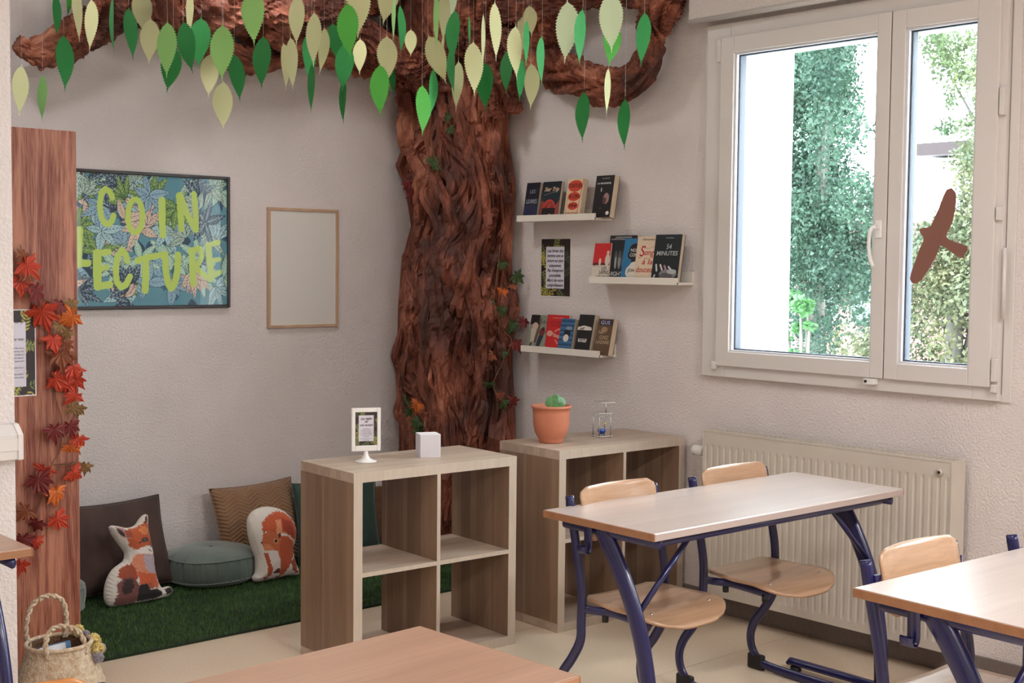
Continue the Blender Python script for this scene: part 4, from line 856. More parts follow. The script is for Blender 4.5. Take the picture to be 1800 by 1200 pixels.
def b2(c, w, h):
    c.rect(0, h*.35, w, h*.75, (26, 44, 56)); c.poly([(0, 0), (0, h*.5), (w*.18, h*.45), (w*.1, 0)], (132, 56, 54)); c.poly([(w, 0), (w, h*.5), (w*.8, h*.35), (w*.75, 0)], (150, 66, 66)); c.ell(w*.47, h*.30, w*.33, h*.22, (186, 62, 54)); c.rect(w*.1, 0, w*.82, h*.29, (32, 22, 26)); c.ell(w*.47, h*.31, w*.25, h*.16, (140, 36, 40)); c.rect(w*.12, 0, w*.8, h*.29, (32, 22, 26)); c.ell(w*.55, h*.03, w*.16, h*.10, (190, 160, 130)); c.stroke([(w*.12, h*.64), (w*.85, h*.74)], .0014, (170, 150, 120))
    for k in range(-2, 3): c.stroke([(w*.47, h*.29), (w*(.47+k*.12), h*.44)], .001, (206, 120, 80))
def b3(c, w, h):
    for (x, y, rx, ry) in ((.5, .82, .44, .15), (.5, .55, .38, .115), (.5, .31, .32, .10)): c.ell(w*x, h*y, w*rx, h*ry, (196, 66, 44))
    for k in range(9): c.stroke([(w*.02, h*(.08+k*.05)), (w*.14, h*(.14+k*.05))], .0012, (90, 100, 80))
    c.stroke([(w*.98, h), (w*.9, h*.6), (w*.8, h*.1)], .0035, (176, 56, 40))
def b4(c, w, h):
    c.ell(w*.68, h*.45, w*.16, h*.13, (156, 124, 122)); c.ell(w*.60, h*.40, w*.10, h*.08, (90, 50, 54)); c.ell(w*.36, h*.66, w*.03, h*.05, (200, 196, 196)); c.ell(w*.84, h*.10, w*.09, h*.045, (222, 218, 214)); c.ell(w*.42, h*.22, w*.06, h*.01, (90, 92, 96)); c.stroke([(w*.36, h*.66), (w*.6, h*.6)], .0012, (90, 90, 90))
book('narrow navy paperback at the left end of the top ledge', G1, yT(918.5), zT, .094, .176, .020, .17, b1, [('LES', .5, .75, .026, (132, 138, 160), .4, 0), ('LEURRES', .5, .48, .030, (150, 156, 176), .8, 0)], (20, 24, 34))
book('black paperback titled Star Trip with a red arch on the top ledge', G1, yT(947), zT, .125, .176, .018, .17, b2, [('Star Trip', .5, .79, .028, (228, 196, 170), .8, .4)], (20, 30, 38))
book('cream and red paperback reading TORTUE and GREEN on the top ledge', G1, yT(990), zT, .105, .182, .030, .17, b3, [('TORTUES', .5, .82, .028, (24, 20, 22), .84, 0), ("À L'IN", .5, .55, .026, (24, 20, 22), .6, 0), ('FINI', .5, .31, .024, (24, 20, 22), .45, 0), ('GREEN', .48, .09, .026, (150, 30, 28), .8, 0)], (216, 190, 158))
book('black paperback with a pale face at the right end of the top ledge', G1, yT(1039), zT, .113, .190, .036, .17, b4, [('au bord', .55, .93, .008, (150, 150, 150), .4, 0), ('LA PROPHETIE', .48, .81, .010, (206, 204, 204), .75, 0)], (22, 20, 24), xb=-.098)
def m1(c, w, h): c.rect(0, h*.45, w, h, (196, 36, 40)); c.rect(0, h*.40, w, h*.47, (90, 26, 30)); c.ell(w*.85, h*.55, w*.14, h*.16, (206, 196, 184)); c.ell(w*.85, h*.75, w*.08, h*.05, (206, 196, 184)); c.ell(w*.42, h*.50, w*.07, h*.10, (206, 196, 184)); c.rect(w*.2, h*.36, w, h*.41, (206, 196, 184)); c.stroke([(w*.0, h*.38), (w*.6, h*.36)], .001, (60, 50, 50))
def m2(c, w, h):
    for k, (x, rx) in enumerate(((.28, .05), (.42, .06), (.55, .05), (.68, .06))): c.ell(w*x, h*.46, w*rx, h*(.20+.02*k), (96, 102, 108), .8); c.ell(w*x, h*.40, w*rx*.7, h*.13, (176, 184, 188), .7)
    c.rect(0, h*.9, w, h*.99, (30, 28, 32))
    for k in range(6): c.stroke([(w*(.2+k*.11), h*.2), (w*(.19+k*.115), h*.85)], .0022, (24, 26, 30))
def m3(c, w, h):
    for (x, y, r_) in ((.55, .72, .26), (.78, .78, .24), (.72, .60, .28), (.42, .62, .18), (.9, .66, .2), (.6, .50, .16)): c.ell(w*x, h*y, w*r_, w*r_, (30, 28, 32))
    for (x, y, r_) in ((.45, .22, .24), (.62, .30, .26), (.5, .12, .2), (.8, .22, .26), (.7, .14, .2)): c.ell(w*x, h*y, w*r_, w*r_, (212, 206, 198))
def m4(c, w, h): 
    RD = (176, 56, 48); c.stroke([(w*.2, h*.80), (w*.35, h*.74), (w*.6, h*.73), (w*.8, h*.78)], .0016, RD); c.stroke([(w*.1, h*.55), (w*.2, h*.52), (w*.32, h*.58)], .002, RD); c.stroke([(w*.4, h*.52), (w*.6, h*.50), (w*.85, h*.55)], .002, RD); c.stroke([(w*.14, h*.04), (w*.2, h*.1), (w*.1, h*.07), (w*.4, h*.05), (w*.6, h*.08)], .0016, (186, 110, 90))
def m5(c, w, h):
    c.ell(w*.62, h*.17, w*.33, h*.10, (128, 126, 132)); c.ell(w*.55, h*.12, w*.25, h*.08, (92, 88, 94)); c.ell(w*.75, h*.22, w*.18, h*.05, (170, 172, 176))
    for a_, b_, q, e, col in ((.14, .36, .18, .24, (206, 204, 202)), (.3, .36, .38, .26, (206, 204, 202)), (.46, .34, .52, .27, (190, 140, 150)), (.62, .32, .72, .26, (196, 200, 206)), (.12, .14, .06, .02, (190, 190, 190))): c.stroke([(w*a_, h*b_), (w*q, h*e)], .009, col)
book('red and white paperback with a white rabbit at the left of the middle ledge', G2, yM(1037), zM, .105, .170, .018, .16, m1, [('LES', .72, .33, .020, (60, 48, 46), .3, 0), ('LAPINS', .72, .22, .026, (60, 48, 46), .55, 0), ('ASSASSINS', .66, .08, .024, (60, 48, 46), .75, 0)], (208, 198, 186), xb=-.095)
book('tall dark forest paperback titled NIGHTFALL on the middle ledge', G2, yM(1061), zM, .165, .203, .022, .12, m2, [('UN ROMAN FANTASTIQUE', .5, .955, .009, (170, 168, 170), .6, 0), ('LA NUIT DE TOUS LES DANGERS', .48, .915, .008, (170, 168, 170), .85, 0), ('NIGHTFALL', .5, .15, .028, (200, 202, 204), .92, 0)], (28, 32, 38), xb=-.082)
book('blue paperback with black and white clouds on the middle ledge', G2, yM(1089), zM, .115, .190, .020, .16, m3, [('NOS É', .62, .72, .020, (206, 204, 200), .5, 0), ('CONTR', .65, .61, .022, (206, 204, 200), .62, 0), ('JOHN', .58, .25, .022, (40, 36, 40), .5, 0)], (40, 112, 158), xb=-.096)
book('cream paperback with red script Songe a la douceur on the middle ledge', G2, yM(1112), zM, .125, .198, .020, .16, m4, [('Clémentine', .5, .93, .012, (140, 116, 100), .6, .2), ('S', .26, .66, .070, (176, 40, 38), 0, .2), ('onge', .66, .64, .038, (176, 40, 38), .56, .2), ('à la', .56, .43, .034, (176, 40, 38), .5, .2), ('douceur', .5, .26, .038, (176, 40, 38), .88, .2)], (214, 194, 170), xb=-.098)
book('black paperback titled 54 minutes with a chalk hand at the right of the middle ledge', G2, yM(1143.5), zM, .150, .205, .022, .16, m5, [('roman', .55, .93, .009, (130, 134, 138), .3, 0), ('54', .55, .74, .032, (170, 174, 176), .2, .1), ('MINUTES', .5, .60, .028, (176, 180, 182), .8, .1)], (20, 30, 36), xb=-.100)
def p1(c, w, h): c.C[:] = lin((128, 134, 118)); c.rect(0, h*.72, w*.5, h, (32, 26, 26)); c.poly([(w*.35, h*.2), (w*.5, h*.2), (w*.62, h*.9), (w*.55, h*.92)], (92, 78, 70)); c.ell(w*.3, h*.68, w*.16, h*.10, (190, 160, 148)); c.poly([(w*.1, h*.6), (w*.4, h*.6), (w*.36, h*.2), (w*.2, h*.1)], (186, 172, 156)); c.poly([(w*.2, h*.2), (w*.32, h*.24), (w*.2, h*.02), (w*.1, h*.02)], (40, 34, 36)); c.ell(w*.74, h*.52, w*.16, h*.12, (112, 40, 42)); c.poly([(w*.6, h*.42), (w*.86, h*.42), (w*.7, h*.06), (w*.5, h*.06)], (40, 48, 62)); c.rect(0, 0, w, h*.05, (196, 176, 150)); c.ell(w*.78, h*.60, w*.08, h*.06, (60, 32, 34))
def p2(c, w, h):
    P_ = (206, 152, 136); c.ell(w*.2, h*.48, w*.14, h*.08, P_)
    for q in ([(.34, .48), (.6, .42), (.9, .44)], [(.42, .54), (.55, .60), (.75, .62)], [(.5, .30), (.6, .22), (.75, .20)], [(.38, .42), (.6, .38), (.8, .36)]): c.stroke([(w*a_, h*b_) for a_, b_ in q], .006, P_)
    c.rect(0, .0, w*.06, h*.12, (224, 196, 182))
def p3(c, w, h):
    for i in range(5):
        for j in range(7): c.ell(w*(.1+i*.2), h*(.07+j*.14), w*.07, h*.035, (26, 38, 66)); c.ell(w*(.1+i*.2), h*(.03+j*.14), w*.08, h*.03, (70, 118, 160))
    c.ell(w*.55, h*.56, w*.24, h*.13, (22, 26, 42)); c.ell(w*.50, h*.42, w*.2, h*.11, (216, 206, 198)); c.ell(w*.62, h*.72, w*.26, h*.05, (160, 190, 206))
def p4(c, w, h): c.poly([(0, h*.60), (0, h*.67), (w*.4, h*.72), (w*.9, h*.68), (w*.96, h*.62), (w*.9, h*.60)], (214, 206, 196)); c.poly([(w*.15, h*.30), (w*.15, h*.38), (w*.72, h*.38), (w*.70, h*.29)], (208, 202, 198))
def p5(c, w, h):
    for k in range(9): c.stroke([(0, h*(.05+k*.085)), (w, h*(.06+k*.085))], .001, (64, 46, 36))
    c.rect(w*.1, h*.82, w*.95, h*.97, (38, 34, 48)); c.ell(w*.5, h*.7, w*.2, h*.08, (150, 124, 92))
book('green illustrated paperback with a sitting girl at the left of the bottom ledge', G3, yB(924), zB, .125, .168, .016, .24, p1, [('LILY', .8, .80, .018, (38, 44, 40), .32, 0)], (150, 150, 134))
book('bright red paperback with pink drawing on the bottom ledge', G3, yB(953.5), zB, .145, .170, .018, .17, p2, [('roman ado', .5, .92, .009, (226, 120, 110), .5, 0), ('LES ADIEUX', .5, .79, .017, (150, 26, 30), .7, 0), ('DE LILI', .5, .70, .016, (150, 26, 30), .5, 0)], (190, 32, 38), xb=-.094)
book('small blue paperback with rows of little heads on the bottom ledge', G3, yB(979), zB, .090, .156, .030, .20, p3, [('ROLI', .62, .72, .014, (36, 60, 90), .5, 0)], (44, 92, 136), xb=-.100)
book('black paperback with a torn white strip on the bottom ledge', G3, yB(1009), zB, .096, .180, .034, .22, p4, [('soif', .3, .64, .020, (24, 22, 24), .3, .2), ('CÉCITÉ', .43, .34, .013, (24, 22, 24), .45, 0)], (22, 20, 24), xb=-.102)
book('brown lettered paperback at the right end of the bottom ledge', G3, yB(1042), zB, .096, .165, .034, .22, p5, [('GUS', .5, .89, .024, (170, 168, 196), .6, 0), ('NE', .3, .62, .022, (168, 148, 118), .3, 0), ('CHEZ', .55, .48, .024, (168, 148, 118), .6, 0), ('LAZARE', .5, .35, .022, (176, 156, 124), .85, 0)], (96, 72, 54), xb=-.100)

# ================================================================== ON THE CUBE SHELVES
ZS = .7702
# sign holder
q = hit(643, 811, z=ZS); t = thing('sign_holder', 'white pedestal sign holder with a fern bordered notice', 'sign', (q.x, q.y, ZS), -.42)
lathe('pedestal_foot', [(.002, 0), (.042, 0), (.042, .003), (.030, .006), (.016, .014), (.009, .028), (.007, .046), (.002, .05)], WHITEP, t, n=40)
a = -.055; fw, fh = .114, .168; zb = .042
for nm, b in (('frame_bar', (-fw/2, -fw/2+.014, zb, zb+fh)), ('frame_bar', (fw/2-.014, fw/2, zb, zb+fh)), ('frame_bar', (-fw/2+.014, fw/2-.014, zb, zb+.022)), ('frame_bar', (-fw/2+.014, fw/2-.014, zb+fh-.016, zb+fh))): box(nm, b[0], b[1], -.009, .009, b[2], b[3], WHITEP, t, .0025)
cw2, ch2 = fw-.026, fh-.036; box('card_back', -cw2/2-.002, cw2/2+.002, -.002, .002, zb+.018, zb+fh-.012, PAPERW, t)
c = Canvas(cw2, ch2, .0013, (44, 36, 40)); fern_border(c, cw2, ch2, (cw2*.17, ch2*.13, cw2*.84, ch2*.90), 9); c.mesh('notice', lambda x, y: (x-cw2/2, -.0032, y+zb+.021), printmat('glossy_print'), t)
for k, (s, z, sz, wd) in enumerate([('Les règles', .80, .014, .5), ('du', .71, .012, .15), ('coin lecture', .61, .014, .58)]): text(s, sz, INK, t, Matrix.Translation((0, -.0038, zb+.021+ch2*z)) @ R90, shear=.35, bold=.0002, width=wd*cw2)
for k in range(8): text(['on chuchote', 'on respecte les livres', 'on range sa place', 'on lit assis ou allongé', 'un seul livre à la fois', 'on partage', 'bonne lecture à tous', 'et à toutes'][k], .0055, INK, t, Matrix.Translation((0, -.0038, zb+.021+ch2*(.50-k*.045-(.02 if k > 5 else 0)))) @ R90)
# paper cube
q = hit(736, 804, z=ZS); q2 = hit(770, 803, z=ZS)
t = thing('paper_cube', 'white squared memo cube on the free standing shelf', 'memo block', (hit(739, 804.5, z=ZS).x, hit(739, 804.5, z=ZS).y, ZS), -.42)
box('block', 0, .083, 0, .083, 0, .092, PAPERW, t, .0008); bm = bmesh.new()
for k in range(1, 14):
    abox(bm, k*.0059, k*.0059+.0005, -.0003, .0004, 0, .0915); abox(bm, 0, .083, -.0003, .0004, k*.0065, k*.0065+.0005)
    abox(bm, -.0003, .0004, k*.0059, k*.0059+.0005, 0, .0915); abox(bm, -.0003, .0004, 0, .083, k*.0065, k*.0065+.0005)
tag(bmo('grid_lines', bm, mat('pale_blue_rule', (176, 180, 204), .7), t), kind='stuff')
# plant pot
q = hit(981, 779, z=ZS); t = thing('potted_plant', 'small green plant in a terracotta pot on the wall side shelf', 'plant', (q.x, q.y+.045, ZS))
TER = mat('terracotta_plastic', (196, 122, 94), .55, var=.05, vscale=12)
lathe('pot', [(.002, .0), (.050, .0), (.054, .006), (.054, .014), (.060, .024), (.072, .046), (.079, .080), (.081, .130), (.082, .150), (.088, .152), (.089, .160), (.085, .163), (.078, .160), (.077, .145), (.002, .142)], TER, t, n=64)
lathe('soil', [(.002, .143), (.05, .146), (.076, .1435), (.002, .1425)], mat('soil', (46, 34, 28), 1, bump=.5, bscale=300), t, n=32)
PL1 = mat('seedling_green', (84, 132, 76), .5, var=.2, vscale=30, trans=.15); PL2 = mat('variegated_leaf', (120, 164, 130), .5, var=.25, vscale=60)
r = random.Random(3)
for k, (x, y, z, s, mm) in enumerate([(-.045, -.03, .178, .017, PL1), (-.03, -.02, .192, .014, PL1), (-.01, -.03, .180, .019, PL1), (.0, -.02, .197, .016, PL1), (.012, 0, .186, .017, PL1), (.03, -.03, .182, .021, PL2), (.045, -.015, .175, .020, PL2), (.038, .01, .192, .016, PL2), (-.025, -.05, .165, .014, PL1), (.01, -.05, .168, .014, PL1)]):
    d = V((-.8+r.uniform(-.4, .4), -.8, r.uniform(.2, .9))).normalized(); bm = bmesh.new(); bmesh.ops.create_circle(bm, cap_ends=True, cap_tris=True, segments=14, radius=s)
    for v_ in bm.verts: v_.co.z = -.25*(v_.co.x**2+v_.co.y**2)/s
    bmesh.ops.transform(bm, matrix=Matrix.Translation((x, y, z)) @ d.to_track_quat('Z', 'Y').to_matrix().to_4x4(), verts=bm.verts); bmo('leaf', bm, mm, t, True)
    tube('stem', catmull([(x*.25, y*.25, .144), (x*.7, y*.7, z*.55+.07), (x, y, z)], 4), .0014, PL1, t, ns=6)
# liquid timer
q = hit(1066, 768, z=ZS); t = thing('hourglass', 'small clear plastic hourglass with blue liquid between metal pillars', 'hourglass', (q.x, q.y+.03, ZS), -.3)
ACR = glassmat(); WHE = mat('acrylic_edge', (206, 206, 208), .15)
for z in (0, .104, .152):
    xo = .0 if z < .15 else .012
    pl = box('acrylic_plate', -.036+xo, .036+xo-(.006 if z > .15 else 0), -.036, .036, z+.003, z+.007, ACR, t); box('plate_edge', -.036+xo, .036+xo, -.0372, -.036, z+.003, z+.007, WHE, pl); box('plate_edge', -.0372+xo, -.036+xo, -.036, .036, z+.003, z+.007, WHE, pl)
for x, y in ((-.029, -.029), (.029, -.029), (-.029, .029), (.029, .029)): tube('metal_pillar', [(x, y, .006), (x, y, .105)], .0022, STEEL, t, ns=8); tube('rubber_foot', [(x, y, 0), (x, y, .0035)], .005, BLACK, t, ns=10)
for x, y in ((.014, -.01), (.024, .006)): tube('upper_pillar', [(x, y, .108), (x, y, .153)], .0022, STEEL, t, ns=8)
for z0_, s in ((.008, 1), (.054, 1)): lathe('glass_bulb', [(.004, z0_), (.014, z0_+.006), (.020, z0_+.018), (.019, z0_+.030), (.010, z0_+.040), (.003, z0_+.046)], ACR, t, n=24)
lathe('blue_liquid', [(.002, .0095), (.0125, .015), (.0185, .026), (.0180, .034), (.002, .0345)], mat('blue_liquid', (36, 74, 176), .15), t, n=24)
lathe('yellow_drop', [(.001, .05), (.006, .054), (.006, .060), (.001, .064)], mat('yellow_drop', (196, 200, 110), .2), t, n=12, c=(.016, 0, 0))
# ================================================================== THE PAPER TREE
def kraft(name, stretch):
    m = bpy.data.materials.new(name); m.use_nodes = True; nt = m.node_tree; b = nt.nodes['Principled BSDF']; b.inputs['Roughness'].default_value = .62; b.inputs['Specular IOR Level'].default_value = .4
    tc = nt.nodes.new('ShaderNodeTexCoord'); mp = nt.nodes.new('ShaderNodeMapping'); mp.inputs['Scale'].default_value = stretch; nt.links.new(tc.outputs['Object'], mp.inputs[0])
    n = nt.nodes.new('ShaderNodeTexNoise'); n.inputs['Scale'].default_value = 9; n.inputs['Detail'].default_value = 8; n.inputs['Roughness'].default_value = .68; n.inputs['Distortion'].default_value = .8; nt.links.new(mp.outputs[0], n.inputs['Vector'])
    r = nt.nodes.new('ShaderNodeValToRGB'); e = r.color_ramp.elements; e[0].position = .34; e[0].color = (*lin((52, 26, 20)), 1); e[1].position = .66; e[1].color = (*lin((190, 134, 108)), 1)
    for p_, c_ in ((.44, (80, 42, 32)), (.52, (120, 66, 49)), (.59, (158, 96, 74))): q_ = e.new(p_); q_.color = (*lin(c_), 1)
    n0 = nt.nodes.new('ShaderNodeTexNoise'); n0.inputs['Scale'].default_value = 2.6; n0.inputs['Detail'].default_value = 2; nt.links.new(tc.outputs['Object'], n0.inputs['Vector'])
    mm = nt.nodes.new('ShaderNodeMix'); mm.data_type = 'FLOAT'; mm.inputs[0].default_value = .42; nt.links.new(n.outputs['Fac'], mm.inputs[2]); nt.links.new(n0.outputs['Fac'], mm.inputs[3])
    nt.links.new(mm.outputs[0], r.inputs[0]); nt.links.new(r.outputs[0], b.inputs['Base Color'])
    v = nt.nodes.new('ShaderNodeTexNoise'); v.inputs['Scale'].default_value = 26; v.inputs['Detail'].default_value = 3; v.inputs['Distortion'].default_value = 1.2; nt.links.new(mp.outputs[0], v.inputs['Vector'])
    bp = nt.nodes.new('ShaderNodeBump'); bp.inputs['Strength'].default_value = .9; bp.inputs['Distance'].default_value = .012; nt.links.new(v.outputs['Fac'], bp.inputs['Height']); nt.links.new(bp.outputs[0], b.inputs['Normal']); return m
KR = kraft('crumpled_kraft_bark', (1, 1, .30)); KB = kraft('crumpled_kraft_branch', (.6, 1, 1))
tree = thing('paper_tree', 'corner tree of crumpled reddish brown kraft paper with branches along the ceiling', 'tree', (0, YB, 0))
zk = [0, .5, .77, 1.04, 1.3, 1.55, 1.75, 1.95, 2.2, 2.46, 2.7, HC]
aL = [.22, .161, .165, .178, .172, .150, .085, .125, .130, .135, .20, .30]
bR = [.90, .84, .83, .80, .80, .79, .80, .815, .755, .77, .80, .92]
def rid(p, o=0): return 1-abs(noise.noise(p))*2.2
def base(u, z):
    a = float(np.interp(z, zk, aL)); b = float(np.interp(z, zk, bR)); ph = u*PI/2
    x = -(a*max(0, math.cos(ph))**.55+.13*math.sin(2*ph)**1.2+.03*math.sin(ph*3)**2); y = -b*max(0, math.sin(ph))**.75
    return V((x, y, z))
def nrm(u, z):
    e = .01; a = base(min(1, u+e), z)-base(max(0, u-e), z); n_ = V((a.y, -a.x, 0)); 
    if n_.length < 1e-6: n_ = V((-1, -1, 0))
    n_.normalize(); return n_ if n_.dot(V((-1, -.9, 0))) > 0 else -n_
def dsp(u, z):
    wx = noise.noise(V((u*2.2, z*1.6, 5)))*1.6; wz = noise.noise(V((u*3, z*2.2, 15)))*.8
    f = rid(V((u*5.5+wx, z*.8+wz*.6, 0))); g = rid(V((u*13+wx*2.6, z*1.7+wz, 3))); h = rid(V((u*30+wx*4, z*4.2+wz*2, 7))); k = abs(noise.noise(V((u*52+wx*5, z*34, 9))))
    return .085*(f-.5)+.045*(g-.5)+.018*(h-.5)-.006*k
NU, NZ = 220, 300; vs = []; fs = []
for j in range(NZ+1):
    z = HC*j/NZ
    for i in range(NU+1):
        u = i/NU; fade = min(1, min(u, 1-u)*14); p = base(u, z)+nrm(u, z)*(dsp(u, z)*fade+.012*fade); p.x = min(p.x, -.002); p.y = min(p.y, -.002); vs.append(p)
for j in range(NZ):
    for i in range(NU): a = j*(NU+1)+i; fs.append((a, a+1, a+NU+2, a+NU+1))
mo('trunk', vs, fs, KR, tree, False)
r = random.Random(21)
for k in range(104):
    u = r.uniform(.03, .97); z0_ = r.uniform(-.1, 2.3); L = r.uniform(.28, .85); z1_ = min(HC-.1, z0_+L); z0_ = max(.01, z0_); du = r.uniform(-.26, .26)*(1.3 if z0_ > 1 else .8); wob = r.uniform(.01, .05); ph0 = r.uniform(0, 6); rad = r.uniform(.013, .036) if k > 14 else r.uniform(.04, .055); pts = []
    for i in range(34):
        q = i/33; z = z0_+(z1_-z0_)*q; uu = min(.985, max(.015, u+du*q+wob*math.sin(q*6+ph0))); pts.append(base(uu, z)+nrm(uu, z)*(dsp(uu, z)*.7+.020))
    def dp(q, th, p, k=k): return max(.12, math.sin(PI*min(1, max(0, q)))**.4)*(.55+.85*rid(V((th*1.1+k, p.z*4+th*.4, k*.7)))*.7+.40*rid(V((th*2.6+k, p.z*9, k*.3)))+.20*math.sin(th*4+p.z*9+k))
    tube('paper_strand', pts, rad, KR, tree, rb=rad*r.uniform(.6, 1.3), ns=16, disp=dp, ref=V((.7, -.7, 0)), smooth=False)
def branch(nm, pts, rad, seed, par=tree, n=10):
    P = [p-tree.location for p in pts]
    P = catmull(P, 14)
    def dp(q, th, p):
        a = th+q*5+noise.noise(V((p.x*3, p.z*3, seed)))*1.5; ca, sa = math.cos(a), math.sin(a)
        return .60+.50*rid(V((ca*1.5+seed, sa*1.5, q*3)))*.8+.42*rid(V((ca*3.2+seed, sa*3.2, q*5)))+.10*rid(V((ca*7+seed, sa*7, q*16)))
    o = tube(nm, P, rad, KB, par, ns=36, disp=dp, ref=V((0, 0, 1)), smooth=False)
    for v_ in o.data.vertices: v_.co.y = min(v_.co.y, -.003); v_.co.x = min(v_.co.x, -.003); v_.co.z = min(v_.co.z, HC-.003)
    return o
hy = lambda x, y, Y: hit(x, y, y=Y); hx = lambda x, y, X: hit(x, y, x=X)
branch('branch', [hy(30, 76, .12), hy(60, 92, .13), hy(110, 78, .14), hy(165, 42, .14), (hy(215, 8, .14)), hy(270, -40, .14), hy(340, -60, .14)], lambda q: .030+.045*math.sin(PI*min(1, q*.9))+.0*q, 1)
branch('twig', [hy(95, 84, .12), hy(80, 100, .10), hy(73, 118, .10), hy(76, 124, .10)], lambda q: .030*(1-q)+.004, 2, n=6)
branch('branch', [hy(292, 10, -.22), hy(340, 8, -.22), hy(400, 12, -.20), hy(460, 6, -.16), hy(520, 22, -.08), hy(600, 10, .0), hy(700, -30, .1)], lambda q: .085+.01*math.sin(q*9), 3)
branch('branch', [hy(250, 20, .16), hy(330, 50, .15), hy(420, 105, .16), hy(480, 92, .17), hy(560, 85, .18), hy(640, 105, .19), hy(720, 112, .2), hy(790, 80, .2)], lambda q: .055+.03*q, 4)
branch('branch', [hy(460, 40, .0), hy(520, 60, .02), hy(585, 40, .05), hy(650, 75, .08), hy(720, 105, .1), hy(790, 60, .1), hy(830, 0, .1)], lambda q: .07+.025*q, 5)
branch('branch', [hy(560, 15, -.1), hy(620, 40, -.12), hy(680, 85, -.15), hy(722, 112, -.18), hy(744, 124, -.2)], lambda q: .045+.018*q, 6)
branch('branch', [hy(330, -30, .18), hy(420, 30, .2), hy(500, 60, .2), hy(570, 50, .2)], lambda q: .075, 12)
# bundled paper end of that branch
bm = bmesh.new(); c0_ = hy(742, 112, -.2)-tree.location; rr = random.Random(5)
for k in range(34):
    a = rr.uniform(-1.15, .9); L = rr.uniform(.07, .12); d = V((math.sin(a)*.75, rr.uniform(-.5, .1), -math.cos(a)*.8)).normalized(); s0 = c0_+V((rr.uniform(-.02, .02), rr.uniform(-.02, .02), .05)); sweep(bm, catmull([s0, s0+d*L*.5+V((rr.uniform(-.01, .01), 0, .005)), s0+d*L], 4), lambda q: .006+.006*q, lambda q: .003+.002*q, 6)
tag(bmo('bundled_paper_end', bm, KB, tree, True), kind='stuff')
branch('branch', [hx(840, 60, -.2), hx(900, 70, -.16), hx(950, 108, -.12), hx(1010, 138, -.12), hx(1070, 152, -.12), hx(1115, 140, -.12), hx(1140, 100, -.12), hx(1148, 50, -.12), hx(1165, 10, -.12), hx(1175, -40, -.10)], lambda q: .070+.012*math.sin(q*7), 7)
branch('branch', [hx(850, 20, -.28), hx(920, 18, -.26), hx(990, 2, -.2), hx(1060, -8, -.16), hx(1130, -6, -.12), hx(1180, 14, -.08)], lambda q: .050, 8)
branch('branch', [hx(860, 130, -.15), hx(905, 100, -.15), hx(945, 60, -.15), hx(975, 20, -.14), hx(1010, -40, -.14)], lambda q: .075, 9)
branch('branch', [hx(770, 150, -.30), hx(790, 90, -.3), hx(820, 40, -.3), hx(860, -20, -.3)], lambda q: .08, 10)
branch('branch', [hx(880, 200, -.14), hx(872, 120, -.2), hx(850, 60, -.25), hx(820, 0, -.28)], lambda q: .085, 11)
def tp(x, y):      # first point on the pixel's ray that comes within a hand of the trunk surface
    d = ray(x, y); t_ = (V((-.75, -.6, 1))-CP).dot(V((.7, .7, 0)))/d.dot(V((.7, .7, 0))); best = (9, None)
    while t_ < 12:
        p = CP+d*t_; q = p-tree.location
        m_ = min((V((q.x, q.y, 0))-V((b_.x, b_.y, 0))).length for b_ in (base(k/24, q.z) for k in range(25)))
        if m_ < best[0]: best = (m_, p)
        if m_ < .075: return p
        if p.x > -.03 or p.y > YB-.03: break
        t_ += .02
    return best[1]
rg = [-.72, -.69, .05]
def bark_garland(label, vine, leaves, seed): garland('leaf_garland', label, vine, leaves, tp, rg, seed, .0)
bark_garland('green and rust leaf garland down the right side of the paper trunk', [(880, 430), (872, 500), (868, 540), (885, 580), (900, 600), (882, 640), (868, 680), (895, 720)], [(885, 460, .08, 'g'), (905, 482, .10, 'g'), (900, 500, .07, 'b'), (884, 508, .09, 'o'), (862, 525, .10, 'g'), (882, 540, .09, 'g'), (900, 565, .11, 'g'), (922, 560, .09, 'd'), (905, 600, .10, 'd'), (885, 615, .09, 'g'), (868, 622, .08, 'b'), (862, 672, .09, 'g'), (885, 700, .10, 'g'), (903, 698, .09, 'd'), (880, 690, .07, 'b')], 31)
bark_garland('green and orange leaf garland at the lower left of the paper trunk', [(700, 660), (712, 700), (730, 730), (732, 760)], [(716, 700, .10, 'g'), (735, 706, .12, 'o'), (722, 718, .08, 'g'), (738, 738, .10, 'g'), (735, 752, .10, 'g'), (745, 722, .07, 'b')], 32)
bark_garland('small green sprig and red leaf at the upper left of the paper trunk', [(758, 240), (762, 270), (772, 300), (735, 320)], [(760, 278, .09, 'g'), (770, 290, .08, 'g'), (752, 275, .06, 'k'), (722, 320, .10, 'd'), (730, 338, .09, 'd'), (788, 200, .08, 'g'), (790, 225, .07, 'g')], 33)
